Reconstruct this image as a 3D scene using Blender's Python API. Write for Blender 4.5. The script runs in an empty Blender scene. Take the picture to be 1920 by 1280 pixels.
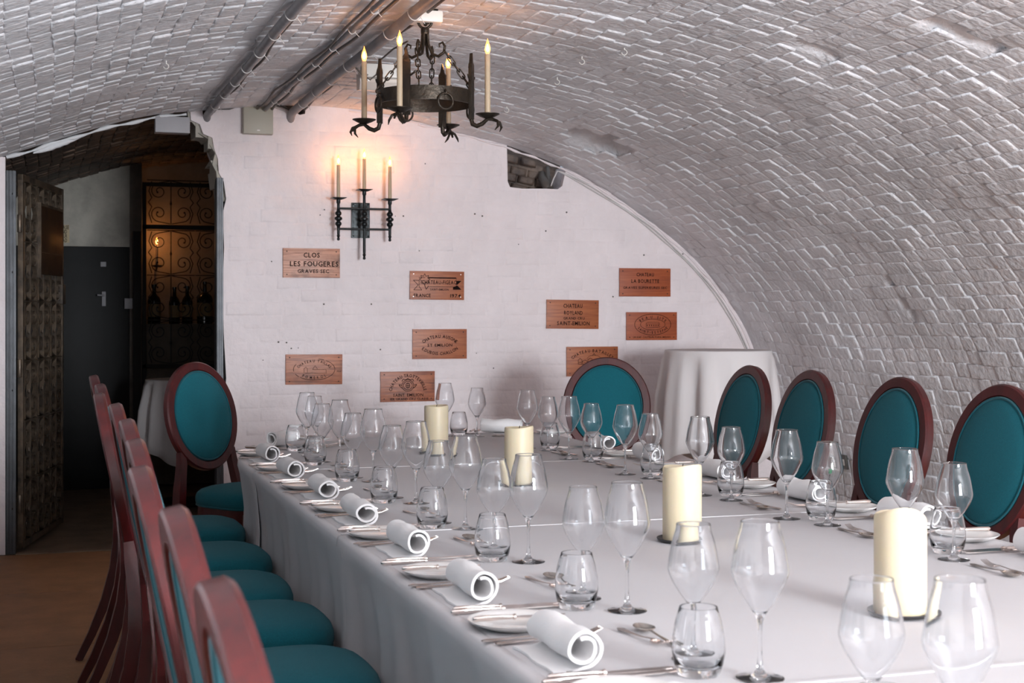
import bpy, bmesh, math, random
import numpy as np
from mathutils import Vector, Matrix
random.seed(7)
rng = np.random.default_rng(7)
scene = bpy.context.scene
COL = scene.collection
PI = math.pi

# ------------------------------------------------------------------ camera
FPX, EYE, HOR = 2700.0, 1.33, 585.0
YAW = math.atan(880 / FPX)
SY, CY = math.sin(YAW), math.cos(YAW)
cam_d = bpy.data.cameras.new('camera')
cam = bpy.data.objects.new('camera', cam_d)
COL.objects.link(cam)
cam.location = (0, 0, EYE)
cam.rotation_euler = (PI / 2, 0, -YAW)
cam_d.sensor_width = 36
cam_d.lens = FPX / 1920 * 36
cam_d.shift_y = -(640 - HOR) / 1920
cam_d.clip_start = 0.05
cam_d.dof.use_dof = True
cam_d.dof.focus_distance = 5.2
cam_d.dof.aperture_fstop = 9.0
scene.camera = cam

# ------------------------------------------------------------------ world, daylight, exposure
world = bpy.data.worlds.new('world')
scene.world = world
world.use_nodes = True
world.node_tree.nodes['Background'].inputs[0].default_value = (0.75, 0.85, 1.0, 1)
world.node_tree.nodes['Background'].inputs[1].default_value = 0.6
scene.view_settings.view_transform = 'Standard'
scene.view_settings.look = 'None'
scene.view_settings.gamma = 1.0
scene.view_settings.use_curve_mapping = False
scene.view_settings.exposure = 0.0
# one daylight window in the wall behind the photographer: its tall reflection shows in every glass
WINS = [dict(x0=1.9, x1=3.3, z0=0.80, z1=2.05, e=560)]
for W in WINS:
    sun_d = bpy.data.lights.new('window_back_offscreen', 'AREA')
    sun_d.shape = 'RECTANGLE'
    sun_d.size, sun_d.size_y = W['x1'] - W['x0'], W['z1'] - W['z0']
    sun_d.energy = W['e']
    sun_d.color = (0.90, 0.95, 1.0)
    sun_o = bpy.data.objects.new('window_back_offscreen', sun_d)
    COL.objects.link(sun_o)
    sun_o.location = ((W['x0'] + W['x1']) / 2, -1.9 - 0.12, (W['z0'] + W['z1']) / 2)
    sun_o.rotation_euler = (PI / 2, 0, 0)

# ------------------------------------------------------------------ photo pixel -> place
def ray(px, py):
    u, w = (px - 960) / FPX, (HOR - py) / FPX
    return np.array([SY + u * CY, CY - u * SY, w])
def on_y(px, py, y):
    r = ray(px, py); t = y / r[1]
    return Vector((t * r[0], y, EYE + t * r[2]))
def on_z(px, py, z):
    r = ray(px, py); t = (z - EYE) / r[2]
    return Vector((t * r[0], t * r[1], z))
def proj(x, y, z):
    Z = SY * x + CY * y
    if Z < 0.05:
        return (1e6, 1e6)
    return (960 + FPX * (CY * x - SY * y) / Z, HOR - FPX * (z - EYE) / Z)

# ------------------------------------------------------------------ materials
MATS = {}
def mat(name, col, rough=0.6, metal=0.0, bump=0.0, bscale=40.0, var=0.0, vscale=6.0, coat=0.0, spec=0.5,
        emit=None, estr=0.0, col2=None, sheen=0.0, stretch=None, world=False):
    m = bpy.data.materials.new(name); m.use_nodes = True
    nt = m.node_tree; N = nt.nodes; L = nt.links
    b = N['Principled BSDF']
    b.inputs['Base Color'].default_value = (*col, 1)
    b.inputs['Roughness'].default_value = rough
    b.inputs['Metallic'].default_value = metal
    b.inputs['Specular IOR Level'].default_value = spec
    if coat: b.inputs['Coat Weight'].default_value = coat; b.inputs['Coat Roughness'].default_value = 0.12
    if sheen: b.inputs['Sheen Weight'].default_value = sheen
    if emit:
        b.inputs['Emission Color'].default_value = (*emit, 1); b.inputs['Emission Strength'].default_value = estr
    if bump or var or col2:
        tc = N.new('ShaderNodeTexCoord'); mp = N.new('ShaderNodeMapping')
        if world: tc = N.new('ShaderNodeNewGeometry')
        L.new(tc.outputs['Position' if world else 'Object'], mp.inputs['Vector'])
        if stretch: mp.inputs['Scale'].default_value = stretch
    if bump:
        n = N.new('ShaderNodeTexNoise'); n.inputs['Scale'].default_value = bscale; n.inputs['Detail'].default_value = 5
        L.new(mp.outputs[0], n.inputs['Vector'])
        bm = N.new('ShaderNodeBump'); bm.inputs['Strength'].default_value = bump; bm.inputs['Distance'].default_value = 0.01
        L.new(n.outputs['Fac'], bm.inputs['Height']); L.new(bm.outputs[0], b.inputs['Normal'])
    if var or col2:
        n2 = N.new('ShaderNodeTexNoise'); n2.inputs['Scale'].default_value = vscale; n2.inputs['Detail'].default_value = 6
        n2.inputs['Roughness'].default_value = 0.65
        L.new(mp.outputs[0], n2.inputs['Vector'])
        cr = N.new('ShaderNodeValToRGB')
        c2 = col2 if col2 else tuple(max(0, c * (1 - var)) for c in col)
        cr.color_ramp.elements[0].position = 0.35; cr.color_ramp.elements[1].position = 0.65
        cr.color_ramp.elements[0].color = (*c2, 1); cr.color_ramp.elements[1].color = (*col, 1)
        L.new(n2.outputs['Fac'], cr.inputs[0]); L.new(cr.outputs[0], b.inputs['Base Color'])
    MATS[name] = m
    return m

mat('vault_paint', (0.855, 0.855, 0.885), 0.5, bump=1.0, bscale=34, var=0.22, vscale=2.4, spec=0.4, world=True)
mat('wall_paint', (0.86, 0.775, 0.785), 0.55, bump=0.9, bscale=16, var=0.09, vscale=3.0, spec=0.4, world=True)
mat('side_paint', (0.74, 0.75, 0.77), 0.6, bump=0.2, bscale=14, var=0.08, vscale=2.0)
mat('sooty_brick', (0.17, 0.115, 0.085), 0.6, bump=0.5, bscale=30, col2=(0.035, 0.022, 0.018), vscale=7, world=True)
mat('corridor_paint', (0.50, 0.47, 0.41), 0.7, bump=0.3, bscale=16, var=0.35, vscale=4, world=True)
mat('floor_brown', (0.42, 0.205, 0.095), 0.55, bump=0.15, bscale=60, col2=(0.30, 0.15, 0.07), vscale=5, world=True)
mat('floor_dark', (0.24, 0.165, 0.11), 0.6, bump=0.2, bscale=50, var=0.4, vscale=5)
mat('mahogany', (0.080, 0.007, 0.007), 0.36, coat=0.14, bump=0.02, bscale=20, col2=(0.042, 0.004, 0.005), vscale=9, stretch=(3, 3, 0.6))
mat('teal_fabric', (0.005, 0.125, 0.160), 0.85, bump=0.35, bscale=700, var=0.25, vscale=260, sheen=0.06, spec=0.25)
mat('teal_piping', (0.004, 0.085, 0.11), 0.85, sheen=0.15, spec=0.25)
mat('linen', (0.60, 0.58, 0.59), 0.8, bump=0.10, bscale=900, var=0.03, vscale=3, spec=0.25)
mat('linen_draped', (0.74, 0.70, 0.70), 0.85, bump=0.10, bscale=600, spec=0.2)
mat('napkin_cloth', (0.86, 0.84, 0.84), 0.85, bump=0.2, bscale=420, spec=0.2)
mat('china', (0.86, 0.84, 0.82), 0.12, spec=0.6)
mat('silver', (0.78, 0.70, 0.66), 0.16, metal=1.0)
mat('silver_dark', (0.50, 0.45, 0.41), 0.22, metal=1.0)
mat('wax', (0.64, 0.545, 0.385), 0.45, var=0.05, vscale=12)
MATS['wax'].node_tree.nodes['Principled BSDF'].inputs['Subsurface Weight'].default_value = 0.35
MATS['wax'].node_tree.nodes['Principled BSDF'].inputs['Subsurface Radius'].default_value = (0.03, 0.018, 0.008)
mat('wick', (0.02, 0.015, 0.012), 0.9)
mat('slate_dish', (0.02, 0.018, 0.018), 0.3)
mat('candle_sleeve', (0.52, 0.40, 0.27), 0.45, var=0.15, vscale=18)
mat('wrought_iron', (0.035, 0.028, 0.022), 0.42, metal=0.7, bump=0.3, bscale=60, col2=(0.06, 0.045, 0.032), vscale=16)
mat('sconce_iron', (0.02, 0.023, 0.024), 0.35, metal=0.7, bump=0.15, bscale=50)
mat('gate_iron', (0.05, 0.042, 0.036), 0.36, metal=0.4, col2=(0.20, 0.145, 0.10), vscale=9)
mat('jamb_steel', (0.10, 0.105, 0.115), 0.45, metal=0.5, bump=0.1, bscale=30, var=0.35, vscale=8)
mat('black_door', (0.006, 0.006, 0.0065), 0.5, bump=0.25, bscale=7, spec=0.18)
mat('steel', (0.55, 0.55, 0.55), 0.3, metal=1.0)
mat('socket_steel', (0.13, 0.13, 0.12), 0.35, metal=0.8)
mat('white_plastic', (0.72, 0.70, 0.66), 0.4)
mat('box_beige', (0.40, 0.37, 0.30), 0.45)
mat('box_grey', (0.36, 0.35, 0.37), 0.5)
mat('conduit', (0.30, 0.29, 0.30), 0.45, var=0.3, vscale=10)
mat('cable_dark', (0.10, 0.085, 0.075), 0.5)
mat('cable_pale', (0.60, 0.57, 0.56), 0.5)
mat('notice_card', (0.55, 0.44, 0.27), 0.6)
mat('sign_wood', (0.055, 0.028, 0.014), 0.35, col2=(0.02, 0.012, 0.01), vscale=9)
mat('post_wood', (0.10, 0.07, 0.045), 0.55, var=0.4, vscale=10)
mat('alcove_plaster', (0.32, 0.27, 0.22), 0.8, bump=0.3, bscale=18, var=0.3, vscale=5)
mat('bottle_glass', (0.006, 0.008, 0.006), 0.12, spec=0.6)
mat('bottle_label', (0.28, 0.20, 0.10), 0.7)
mat('print_dark', (0.012, 0.006, 0.005), 0.9, spec=0.1)
mat('print_black', (0.012, 0.010, 0.010), 0.7)
mat('green_plastic', (0.01, 0.33, 0.12), 0.3)
mat('bulb_glow', (1.0, 0.6, 0.25), 0.3, emit=(1.0, 0.36, 0.09), estr=1.5)
mat('bulb_core', (1.0, 0.8, 0.5), 0.3, emit=(1.0, 0.70, 0.34), estr=26.0)
mat('diffuser', (0.75, 0.68, 0.62), 0.25)
mat('window_frame_paint', (0.6, 0.6, 0.6), 0.5)

def wood_mat(name, c1, c2, stain):
    m = bpy.data.materials.new(name); m.use_nodes = True
    N = m.node_tree.nodes; L = m.node_tree.links; b = N['Principled BSDF']
    tc = N.new('ShaderNodeTexCoord'); mp = N.new('ShaderNodeMapping')
    mp.inputs['Scale'].default_value = (2.0, 8, 34); mp.inputs['Location'].default_value = tuple(rng.uniform(-5, 5, 3))
    n = N.new('ShaderNodeTexNoise'); n.inputs['Scale'].default_value = 2.6; n.inputs['Detail'].default_value = 8
    n.inputs['Distortion'].default_value = 0.7
    cr = N.new('ShaderNodeValToRGB')
    cr.color_ramp.elements[0].position = 0.30; cr.color_ramp.elements[0].color = (*c2, 1)
    cr.color_ramp.elements[1].position = 0.62; cr.color_ramp.elements[1].color = (*c1, 1)
    L.new(tc.outputs['Object'], mp.inputs[0]); L.new(mp.outputs[0], n.inputs['Vector']); L.new(n.outputs['Fac'], cr.inputs[0])
    n2 = N.new('ShaderNodeTexNoise'); n2.inputs['Scale'].default_value = 9; n2.inputs['Detail'].default_value = 4
    L.new(tc.outputs['Object'], n2.inputs['Vector'])
    cr2 = N.new('ShaderNodeValToRGB')
    cr2.color_ramp.elements[0].position = 0.52; cr2.color_ramp.elements[0].color = (0, 0, 0, 1)
    cr2.color_ramp.elements[1].position = 0.75; cr2.color_ramp.elements[1].color = (stain, stain, stain, 1)
    L.new(n2.outputs['Fac'], cr2.inputs[0])
    mx = N.new('ShaderNodeMix'); mx.data_type = 'RGBA'
    L.new(cr2.outputs[0], mx.inputs[0]); L.new(cr.outputs[0], mx.inputs[6])
    mx.inputs[7].default_value = (0.05, 0.018, 0.009, 1)
    L.new(mx.outputs[2], b.inputs['Base Color'])
    b.inputs['Roughness'].default_value = 0.42
    bm = N.new('ShaderNodeBump'); bm.inputs['Strength'].default_value = 0.25; bm.inputs['Distance'].default_value = 0.004
    L.new(n.outputs['Fac'], bm.inputs['Height']); L.new(bm.outputs[0], b.inputs['Normal'])
    MATS[name] = m
    return m

def glass_mat(name, clear=0.45):
    m = bpy.data.materials.new(name); m.use_nodes = True
    N = m.node_tree.nodes; L = m.node_tree.links
    for x in list(N):
        if x.type != 'OUTPUT_MATERIAL': N.remove(x)
    out = [x for x in N if x.type == 'OUTPUT_MATERIAL'][0]
    g = N.new('ShaderNodeBsdfGlass'); g.inputs['IOR'].default_value = 1.48; g.inputs['Roughness'].default_value = 0.0
    g.inputs['Color'].default_value = (0.985, 0.99, 0.995, 1)
    t = N.new('ShaderNodeBsdfTransparent'); t.inputs[0].default_value = (0.985, 0.99, 0.995, 1)
    mx = N.new('ShaderNodeMixShader'); mx.inputs[0].default_value = clear
    L.new(g.outputs[0], mx.inputs[1]); L.new(t.outputs[0], mx.inputs[2]); L.new(mx.outputs[0], out.inputs[0])
    MATS[name] = m
    return m
glass_mat('clear_glass', 0.0)
scene.cycles.max_bounces = 20; scene.cycles.transmission_bounces = 20; scene.cycles.transparent_max_bounces = 24
glass_mat('bulb_glass', 0.75)

# ------------------------------------------------------------------ mesh helpers
class MB:
    def __init__(self): self.v = []; self.f = []
    def add(self, vs, fs, M=None):
        o = len(self.v)
        if M is not None: vs = [M @ Vector(v) for v in vs]
        self.v += [tuple(v) for v in vs]; self.f += [tuple(i + o for i in f) for f in fs]
        return self
    def box(self, lo, hi, M=None, bev=0.0):
        (a, b, c), (d, e, f) = lo, hi
        if bev <= 0:
            vs = [(a, b, c), (d, b, c), (d, e, c), (a, e, c), (a, b, f), (d, b, f), (d, e, f), (a, e, f)]
            return self.add(vs, [(3, 2, 1, 0), (4, 5, 6, 7), (0, 1, 5, 4), (1, 2, 6, 5), (2, 3, 7, 6), (3, 0, 4, 7)], M)
        bm = bmesh.new()
        bmesh.ops.create_cube(bm, size=1)
        for v in bm.verts:
            v.co = Vector(((a + d) / 2 + v.co.x * (d - a), (b + e) / 2 + v.co.y * (e - b), (c + f) / 2 + v.co.z * (f - c)))
        bmesh.ops.bevel(bm, geom=bm.edges[:], offset=bev, segments=2, affect='EDGES', profile=0.7)
        bm.verts.index_update()
        self.add([v.co.copy() for v in bm.verts], [[v.index for v in fc.verts] for fc in bm.faces], M)
        bm.free(); return self
    def lathe(self, prof, n=24, M=None, cap=True):
        vs, fs = [], []
        for r, z in prof:
            for k in range(n):
                a = 2 * PI * k / n; vs.append((r * math.cos(a), r * math.sin(a), z))
        for i in range(len(prof) - 1):
            for k in range(n):
                k2 = (k + 1) % n
                fs.append((i * n + k, i * n + k2, (i + 1) * n + k2, (i + 1) * n + k))
        if cap:
            if prof[0][0] > 1e-6: fs.append(tuple(range(n - 1, -1, -1)))
            if prof[-1][0] > 1e-6: fs.append(tuple((len(prof) - 1) * n + k for k in range(n)))
        return self.add(vs, fs, M)
    def tube(self, pts, r, n=8, closed=False, M=None, sy=1.0, up=None, square=False):
        pts = [Vector(p) for p in pts]; m = len(pts)
        rs = r if isinstance(r, (list, tuple)) else [r] * m
        vs, fs = [], []; prev = None
        for i, p in enumerate(pts):
            if closed: t = pts[(i + 1) % m] - pts[i - 1]
            else: t = pts[min(i + 1, m - 1)] - pts[max(i - 1, 0)]
            if t.length < 1e-9: t = Vector((0, 0, 1))
            t.normalize()
            if up is not None:
                a = Vector(up).cross(t)
                if a.length < 1e-6: a = t.orthogonal()
            elif prev is None: a = t.orthogonal()
            else:
                a = prev - t * prev.dot(t)
                if a.length < 1e-6: a = t.orthogonal()
            a.normalize(); prev = a; b = t.cross(a)
            if square:
                for (ca, cb) in ((1, 1), (-1, 1), (-1, -1), (1, -1)):
                    vs.append(p + a * rs[i] * ca + b * rs[i] * sy * cb)
            else:
                for k in range(n):
                    q = 2 * PI * k / n
                    vs.append(p + a * (rs[i] * math.cos(q)) + b * (rs[i] * sy * math.sin(q)))
        n = 4 if square else n
        for i in range(m if closed else m - 1):
            j = (i + 1) % m
            for k in range(n):
                k2 = (k + 1) % n
                fs.append((i * n + k, i * n + k2, j * n + k2, j * n + k))
        if not closed:
            fs.append(tuple(range(n - 1, -1, -1))); fs.append(tuple((m - 1) * n + k for k in range(n)))
        return self.add(vs, fs, M)
    def prism(self, poly, lo, hi, axis='z', M=None):
        n = len(poly)
        def P(a, b, c):
            return {'z': (a, b, c), 'y': (a, c, b), 'x': (c, a, b)}[axis]
        vs = [P(a, b, lo) for a, b in poly] + [P(a, b, hi) for a, b in poly]
        fs = [tuple(range(n - 1, -1, -1)), tuple(range(n, 2 * n))]
        fs += [(i, (i + 1) % n, n + (i + 1) % n, n + i) for i in range(n)]
        return self.add(vs, fs, M)
    def mesh(self, name, smooth=None):
        me = bpy.data.meshes.new(name)
        me.from_pydata(self.v, [], self.f); me.update()
        bm = bmesh.new(); bm.from_mesh(me)
        bmesh.ops.recalc_face_normals(bm, faces=bm.faces[:]); bm.to_mesh(me); bm.free()
        if smooth is not None:
            me.shade_smooth()
            if smooth < 179: me.set_sharp_from_angle(angle=math.radians(smooth))
        return me

def obj(name, data, material=None, parent=None, loc=(0, 0, 0), rot=(0, 0, 0), smooth=40):
    if isinstance(data, MB): data = data.mesh(name, smooth)
    if material is not None and len(data.materials) == 0: data.materials.append(MATS[material])
    o = bpy.data.objects.new(name, data); COL.objects.link(o)
    o.location = loc; o.rotation_euler = rot
    if parent is not None: o.parent = parent
    return o
def tag(o, label, cat, group=None):
    o['label'] = label; o['category'] = cat
    if group: o['group'] = group
    return o
def thing(name, label, cat, loc=(0, 0, 0), rotz=0.0, group=None):
    o = bpy.data.objects.new(name, None); COL.objects.link(o)
    o.location = loc; o.rotation_euler = (0, 0, rotz); o.empty_display_size = 0.1
    return tag(o, label, cat, group)
def struct(o):
    o['kind'] = 'structure'; return o
def copy_tree(src, parent=None):
    c = src.copy(); COL.objects.link(c)
    if parent is not None: c.parent = parent
    for ch in list(src.children): copy_tree(ch, c)
    return c
ORD = ['first', 'second', 'third', 'fourth', 'fifth', 'sixth', 'seventh', 'eighth', 'ninth', 'tenth']

# lettering (flat print) from the built-in font
_glyph = {}
def glyph(ch):
    if ch not in _glyph:
        cu = bpy.data.curves.new('glyph', 'FONT'); cu.body = ch; cu.size = 1.0; cu.offset = 0.022
        cu.resolution_u = 2
        o = bpy.data.objects.new('glyph', cu); COL.objects.link(o)
        bpy.context.view_layer.update()
        dg = bpy.context.evaluated_depsgraph_get()
        me = bpy.data.meshes.new_from_object(o.evaluated_get(dg))
        vs = [tuple(v.co) for v in me.vertices]; fs = [tuple(p.vertices) for p in me.polygons]
        w0 = min([v[0] for v in vs], default=0); w1 = max([v[0] for v in vs], default=0.35)
        _glyph[ch] = (vs, fs, w0, w1)
        bpy.data.objects.remove(o); bpy.data.curves.remove(cu); bpy.data.meshes.remove(me)
    return _glyph[ch]
def line_layout(s, size, width=None):
    x = 0; out = []
    for ch in s:
        if ch == ' ': x += 0.38; continue
        vs, fs, a, b = glyph(ch); out.append((ch, x - a)); x += (b - a) + 0.11
    tot = (x - 0.11) * size
    sx = 1.0 if width is None else width / tot
    return out, tot * sx, sx
class Print:
    """flat print: every line of lettering and the emblem are meshes of their own"""
    def __init__(self): self.lines = []; self.emblem = MB(); self.cur = self.emblem
    def begin(self, text):
        if text: self.lines.append(MB()); self.cur = self.lines[-1]
        else: self.cur = self.emblem
    def add(self, vs, fs): self.cur.add(vs, fs)
    def build(self, material, parent, loc):
        for m in self.lines: obj('lettering', m, material, parent, loc, smooth=None)
        if self.emblem.f: obj('emblem', self.emblem, material, parent, loc, smooth=None)
def text_line(mb, s, cx, cz, size, width=None, left=False):
    """straight line of lettering in the x/z plane, y = 0"""
    mb.begin(True)
    lay, tot, sx = line_layout(s, size, width)
    x0 = cx if left else cx - tot / 2
    for ch, off in lay:
        vs, fs, a, b = glyph(ch)
        mb.add([(x0 + (v[0] + off) * size * sx, 0, cz + (v[1] - 0.36) * size) for v in vs], fs)
def text_arc(mb, s, cx, cz, rx, rz, a0, a1, size, under=False):
    """letters along an ellipse; angles in degrees measured from +x; under: read along the bottom"""
    mb.begin(True)
    lay, tot, sx = line_layout(s, 1.0)
    for ch, off in lay:
        vs, fs, a, b = glyph(ch)
        mid = (off + (a + b) / 2) / tot
        t = math.radians(a0 + (a1 - a0) * mid)
        px, pz = cx + rx * math.cos(t), cz + rz * math.sin(t)
        nx, nz = math.cos(t) / rx, math.sin(t) / rz
        k = math.hypot(nx, nz); nx, nz = nx / k, nz / k
        if under: nx, nz = -nx, -nz
        ux, uz = nz, -nx
        ws = 0.85
        mb.add([(px + ux * (v[0] - (a + b) / 2) * size * ws + nx * (v[1] - 0.36) * size, 0,
                 pz + uz * (v[0] - (a + b) / 2) * size * ws + nz * (v[1] - 0.36) * size) for v in vs], fs)
def stroke(mb, pts, w):
    """flat line in the x/z plane"""
    mb.begin(False)
    for (a, b), (c, d) in zip(pts[:-1], pts[1:]):
        dx, dz = c - a, d - b; k = math.hypot(dx, dz) or 1; nx, nz = -dz / k * w / 2, dx / k * w / 2
        mb.add([(a + nx, 0, b + nz), (c + nx, 0, d + nz), (c - nx, 0, d - nz), (a - nx, 0, b - nz)], [(0, 1, 2, 3)])
def ell(cx, cz, rx, rz, n=40, a0=0, a1=360):
    return [(cx + rx * math.cos(math.radians(a0 + (a1 - a0) * i / n)), cz + rz * math.sin(math.radians(a0 + (a1 - a0) * i / n))) for i in range(n + 1)]

def bulb_mat():
    m = MATS['bulb_glow']; N = m.node_tree.nodes; L = m.node_tree.links
    out = [x for x in N if x.type == 'OUTPUT_MATERIAL'][0]; b = N['Principled BSDF']
    t = N.new('ShaderNodeBsdfTransparent'); t.inputs[0].default_value = (1.0, 0.86, 0.70, 1)
    mx = N.new('ShaderNodeMixShader'); mx.inputs[0].default_value = 0.5
    L.new(b.outputs[0], mx.inputs[1]); L.new(t.outputs[0], mx.inputs[2]); L.new(mx.outputs[0], out.inputs[0])
bulb_mat()
# ================================================================== the vaulted cellar
YB, Y0, YC = 8.385, -1.9, 11.75         # plaque wall, window wall, far end of the passage
_vp = [(-0.25, 2.172), (-0.014, 2.254), (0.198, 2.333), (0.486, 2.422), (0.70, 2.466), (0.95, 2.504), (1.42, 2.536), (1.70, 2.528),
       (2.062, 2.486), (2.36, 2.430), (2.70, 2.352), (3.081, 2.228), (3.401, 2.072), (3.692, 1.887), (3.951, 1.678),
       (4.139, 1.484), (4.285, 1.278), (4.375, 1.105), (4.475, 0.85), (4.545, 0.58), (4.59, 0.28), (4.60, -0.02)]
_vp = np.array(_vp)
_cs = np.concatenate([[0], np.cumsum(np.hypot(*np.diff(_vp, axis=0).T))])
_S = np.linspace(0, _cs[-1], 700)
_X = np.interp(_S, _cs, _vp[:, 0]); _Z = np.interp(_S, _cs, _vp[:, 1])
_k = np.exp(-np.linspace(-2, 2, 61) ** 2); _k /= _k.sum()
def _sm(a):
    p = np.concatenate([2 * a[0] - a[30:0:-1], a, 2 * a[-1] - a[-2:-32:-1]])
    return np.convolve(p, _k, 'valid')
_X, _Z = _sm(_X), _sm(_Z)
_TX, _TZ = np.gradient(_X, _S), np.gradient(_Z, _S)
SMAX = _S[-1]
def vault_z(x): return float(np.interp(x, _X, _Z))
def vframe(s):
    x, z = np.interp(s, _S, _X), np.interp(s, _S, _Z)
    tx, tz = np.interp(s, _S, _TX), np.interp(s, _S, _TZ); k = math.hypot(tx, tz); tx /= k; tz /= k
    return x, z, tx, tz
def s_of_x(x): return float(np.interp(x, _X, _S))
def vault_hit(px, py):
    r = ray(px, py)
    for i in range(2, 3000):
        t = i * 0.005
        x, y, z = t * r[0], t * r[1], EYE + t * r[2]
        j = int(np.argmin((_X - x) ** 2 + (_Z - z) ** 2))
        n = (_TZ[j], -_TX[j])
        if (x - _X[j]) * n[0] + (z - _Z[j]) * n[1] < 0:
            return float(_S[j]), y, Vector((x, y, z))
    return None
# gouges in the vault: (s, y, half length along s, half length along y, depth)
DENTS = []
_h = vault_hit(1118, 268); DENTS.append((_h[0], _h[1], 0.19, 0.30, 0.27, 0.15, 'niche'))
for (pa, pb, w, d) in (((1655, 508), (1722, 608), 0.045, 0.04), ((1655, 8), (1900, 112), 0.055, 0.06), ((1490, 82), (1580, 118), 0.04, 0.035)):
    a, b = vault_hit(*pa), vault_hit(*pb)
    DENTS.append(((a[0] + b[0]) / 2, (a[1] + b[1]) / 2, math.hypot(b[0] - a[0], b[1] - a[1]) / 2, w, d,
                  math.atan2(b[1] - a[1], b[0] - a[0]), 'gouge'))
def dent(s, y):
    out = 0.0; inside = False
    for (s0, y0, ls, ly, dp, ang, kind) in DENTS:
        ds, dy = s - s0, y - y0
        if kind == 'gouge':
            a = ds * math.cos(ang) + dy * math.sin(ang); b = -ds * math.sin(ang) + dy * math.cos(ang)
            q = (a / ls) ** 2 + (b / ly) ** 2
            if q < 1: out += dp * (1 - q); inside = True
        else:
            q = (ds / ls) ** 2 + (dy / ly) ** 2
            if q < 1:
                t = (dy / ly + 1) / 2                      # steep on the window side, running out towards the plaque wall
                out += dp * min(1, (1 - q) * 4) * (1 - t); inside = True
    return out, inside
def wave(s, y):
    return 0.006 * math.sin(3.1 * s + 1.7 * y) * math.sin(2.3 * y - s) + 0.003 * math.sin(9 * s + 4 * y + 1) + 0.003 * math.sin(7 * y - 5 * s)
def vpoint(s, y, h=0.0):
    x, z, tx, tz = vframe(s); d, _ = dent(s, y); h = h + wave(s, y) - d
    return (x + tz * h, y, z - tx * h)
S_SPLIT = float(_S[np.argmax((_X > 3) & (_Z < 1.0))])

def vault_grid(s0, s1, y0, y1, step=0.055):
    ns, ny = int((s1 - s0) / step) + 1, int((y1 - y0) / step) + 1
    mb = MB()
    mb.v = [vpoint(s0 + (s1 - s0) * i / ns, y0 + (y1 - y0) * j / ny) for i in range(ns + 1) for j in range(ny + 1)]
    mb.f = [(i * (ny + 1) + j, i * (ny + 1) + j + 1, (i + 1) * (ny + 1) + j + 1, (i + 1) * (ny + 1) + j) for i in range(ns) for j in range(ny)]
    return mb
ceiling = struct(obj('ceiling', vault_grid(0, S_SPLIT, Y0, YB, 0.03), 'vault_paint', smooth=180))
wall_right = struct(obj('wall_right', vault_grid(S_SPLIT, SMAX, Y0, YB, 0.05), 'vault_paint', smooth=180))
ceiling_passage = struct(obj('ceiling_passage', vault_grid(0, s_of_x(2.2), YB, YC + 0.5, 0.06), 'sooty_brick', smooth=180))

# ---- bricks: a few shapes, shared between alike pieces
def brick_mesh(L, W, H, name, wch=0.006, tl=0.022, tw=0.012, soft=False):
    mb = MB(); rings = []
    j = lambda a: random.uniform(-a, a)
    cor = [(-L / 2, -W / 2), (L / 2, -W / 2), (L / 2, W / 2), (-L / 2, W / 2)]
    tilt = (j(tl), j(tw))
    base = [(x + j(0.003), y + j(0.003)) for x, y in cor]
    for ins, inw, hh in (((0.0, 0.0, -0.0006), (0.005, 0.005, 0.5), (0.014, 0.013, 1.0)) if soft else ((0.0, 0.0, -0.004), (0.0030, 0.0012, 0.52), (0.0115, wch, 0.97), (0.0230, wch * 2.2, 1.0))):
        ring = []
        for (x, y) in base:
            xx = x - math.copysign(ins, x); yy = y - math.copysign(inw, y)
            z = hh if hh < 0 else H * hh + (xx * tilt[0] + yy * tilt[1]) + j(0.0005)
            ring.append((xx, yy, z))
        rings.append(ring)
    v = [p for r in rings for p in r]
    v.append((j(0.01), j(0.006), H * (1.05 if soft else 1.02) + 0.0002))
    f = []
    top = len(v) - 5
    for k in range(len(rings) - 1):
        for i in range(4):
            f.append((k * 4 + i, k * 4 + (i + 1) % 4, k * 4 + 4 + (i + 1) % 4, k * 4 + 4 + i))
    for i in range(4): f.append((top + i, top + (i + 1) % 4, top + 4))
    mb.v, mb.f = v, f
    me = bpy.data.meshes.new(name); me.from_pydata(v, [], f); me.update(); me.shade_smooth()
    return me
def brick_set(H0, H1, material, W=0.0675, **kw):
    out = {}
    for L in (0.216, 0.104):
        out[L] = []
        for k in range(14):
            me = brick_mesh(L, W, random.uniform(H0, H1), 'brick', **kw); me.materials.append(MATS[material]); out[L].append(me)
    return out
def lay(parent, placed, name, stuff_name, limit=300):
    """placed: (weight, mesh, matrix); the ones that show largest become parts, the rest one joined part"""
    placed.sort(key=lambda q: -q[0])
    for w, me, M in placed[:limit]:
        o = bpy.data.objects.new(name, me); COL.objects.link(o); o.parent = parent; o.matrix_local = M
    rest = placed[limit:]
    if rest:
        vs, fs = [], []
        for w, me, M in rest:
            n = len(me.vertices); c = np.empty(n * 3); me.vertices.foreach_get('co', c); c = c.reshape(-1, 3)
            Mn = np.array(M); c = c @ Mn[:3, :3].T + Mn[:3, 3]
            o0 = len(vs); vs += c.tolist(); fs += [tuple(i + o0 for i in p.vertices) for p in me.polygons]
        m2 = bpy.data.meshes.new(stuff_name); m2.from_pydata(vs, [], fs); m2.update()
        if rest[0][1].polygons[0].use_smooth: m2.shade_smooth()
        m2.materials.append(rest[0][1].materials[0])
        o = bpy.data.objects.new(stuff_name, m2); COL.objects.link(o); o.parent = parent; o['kind'] = 'stuff'
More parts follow.
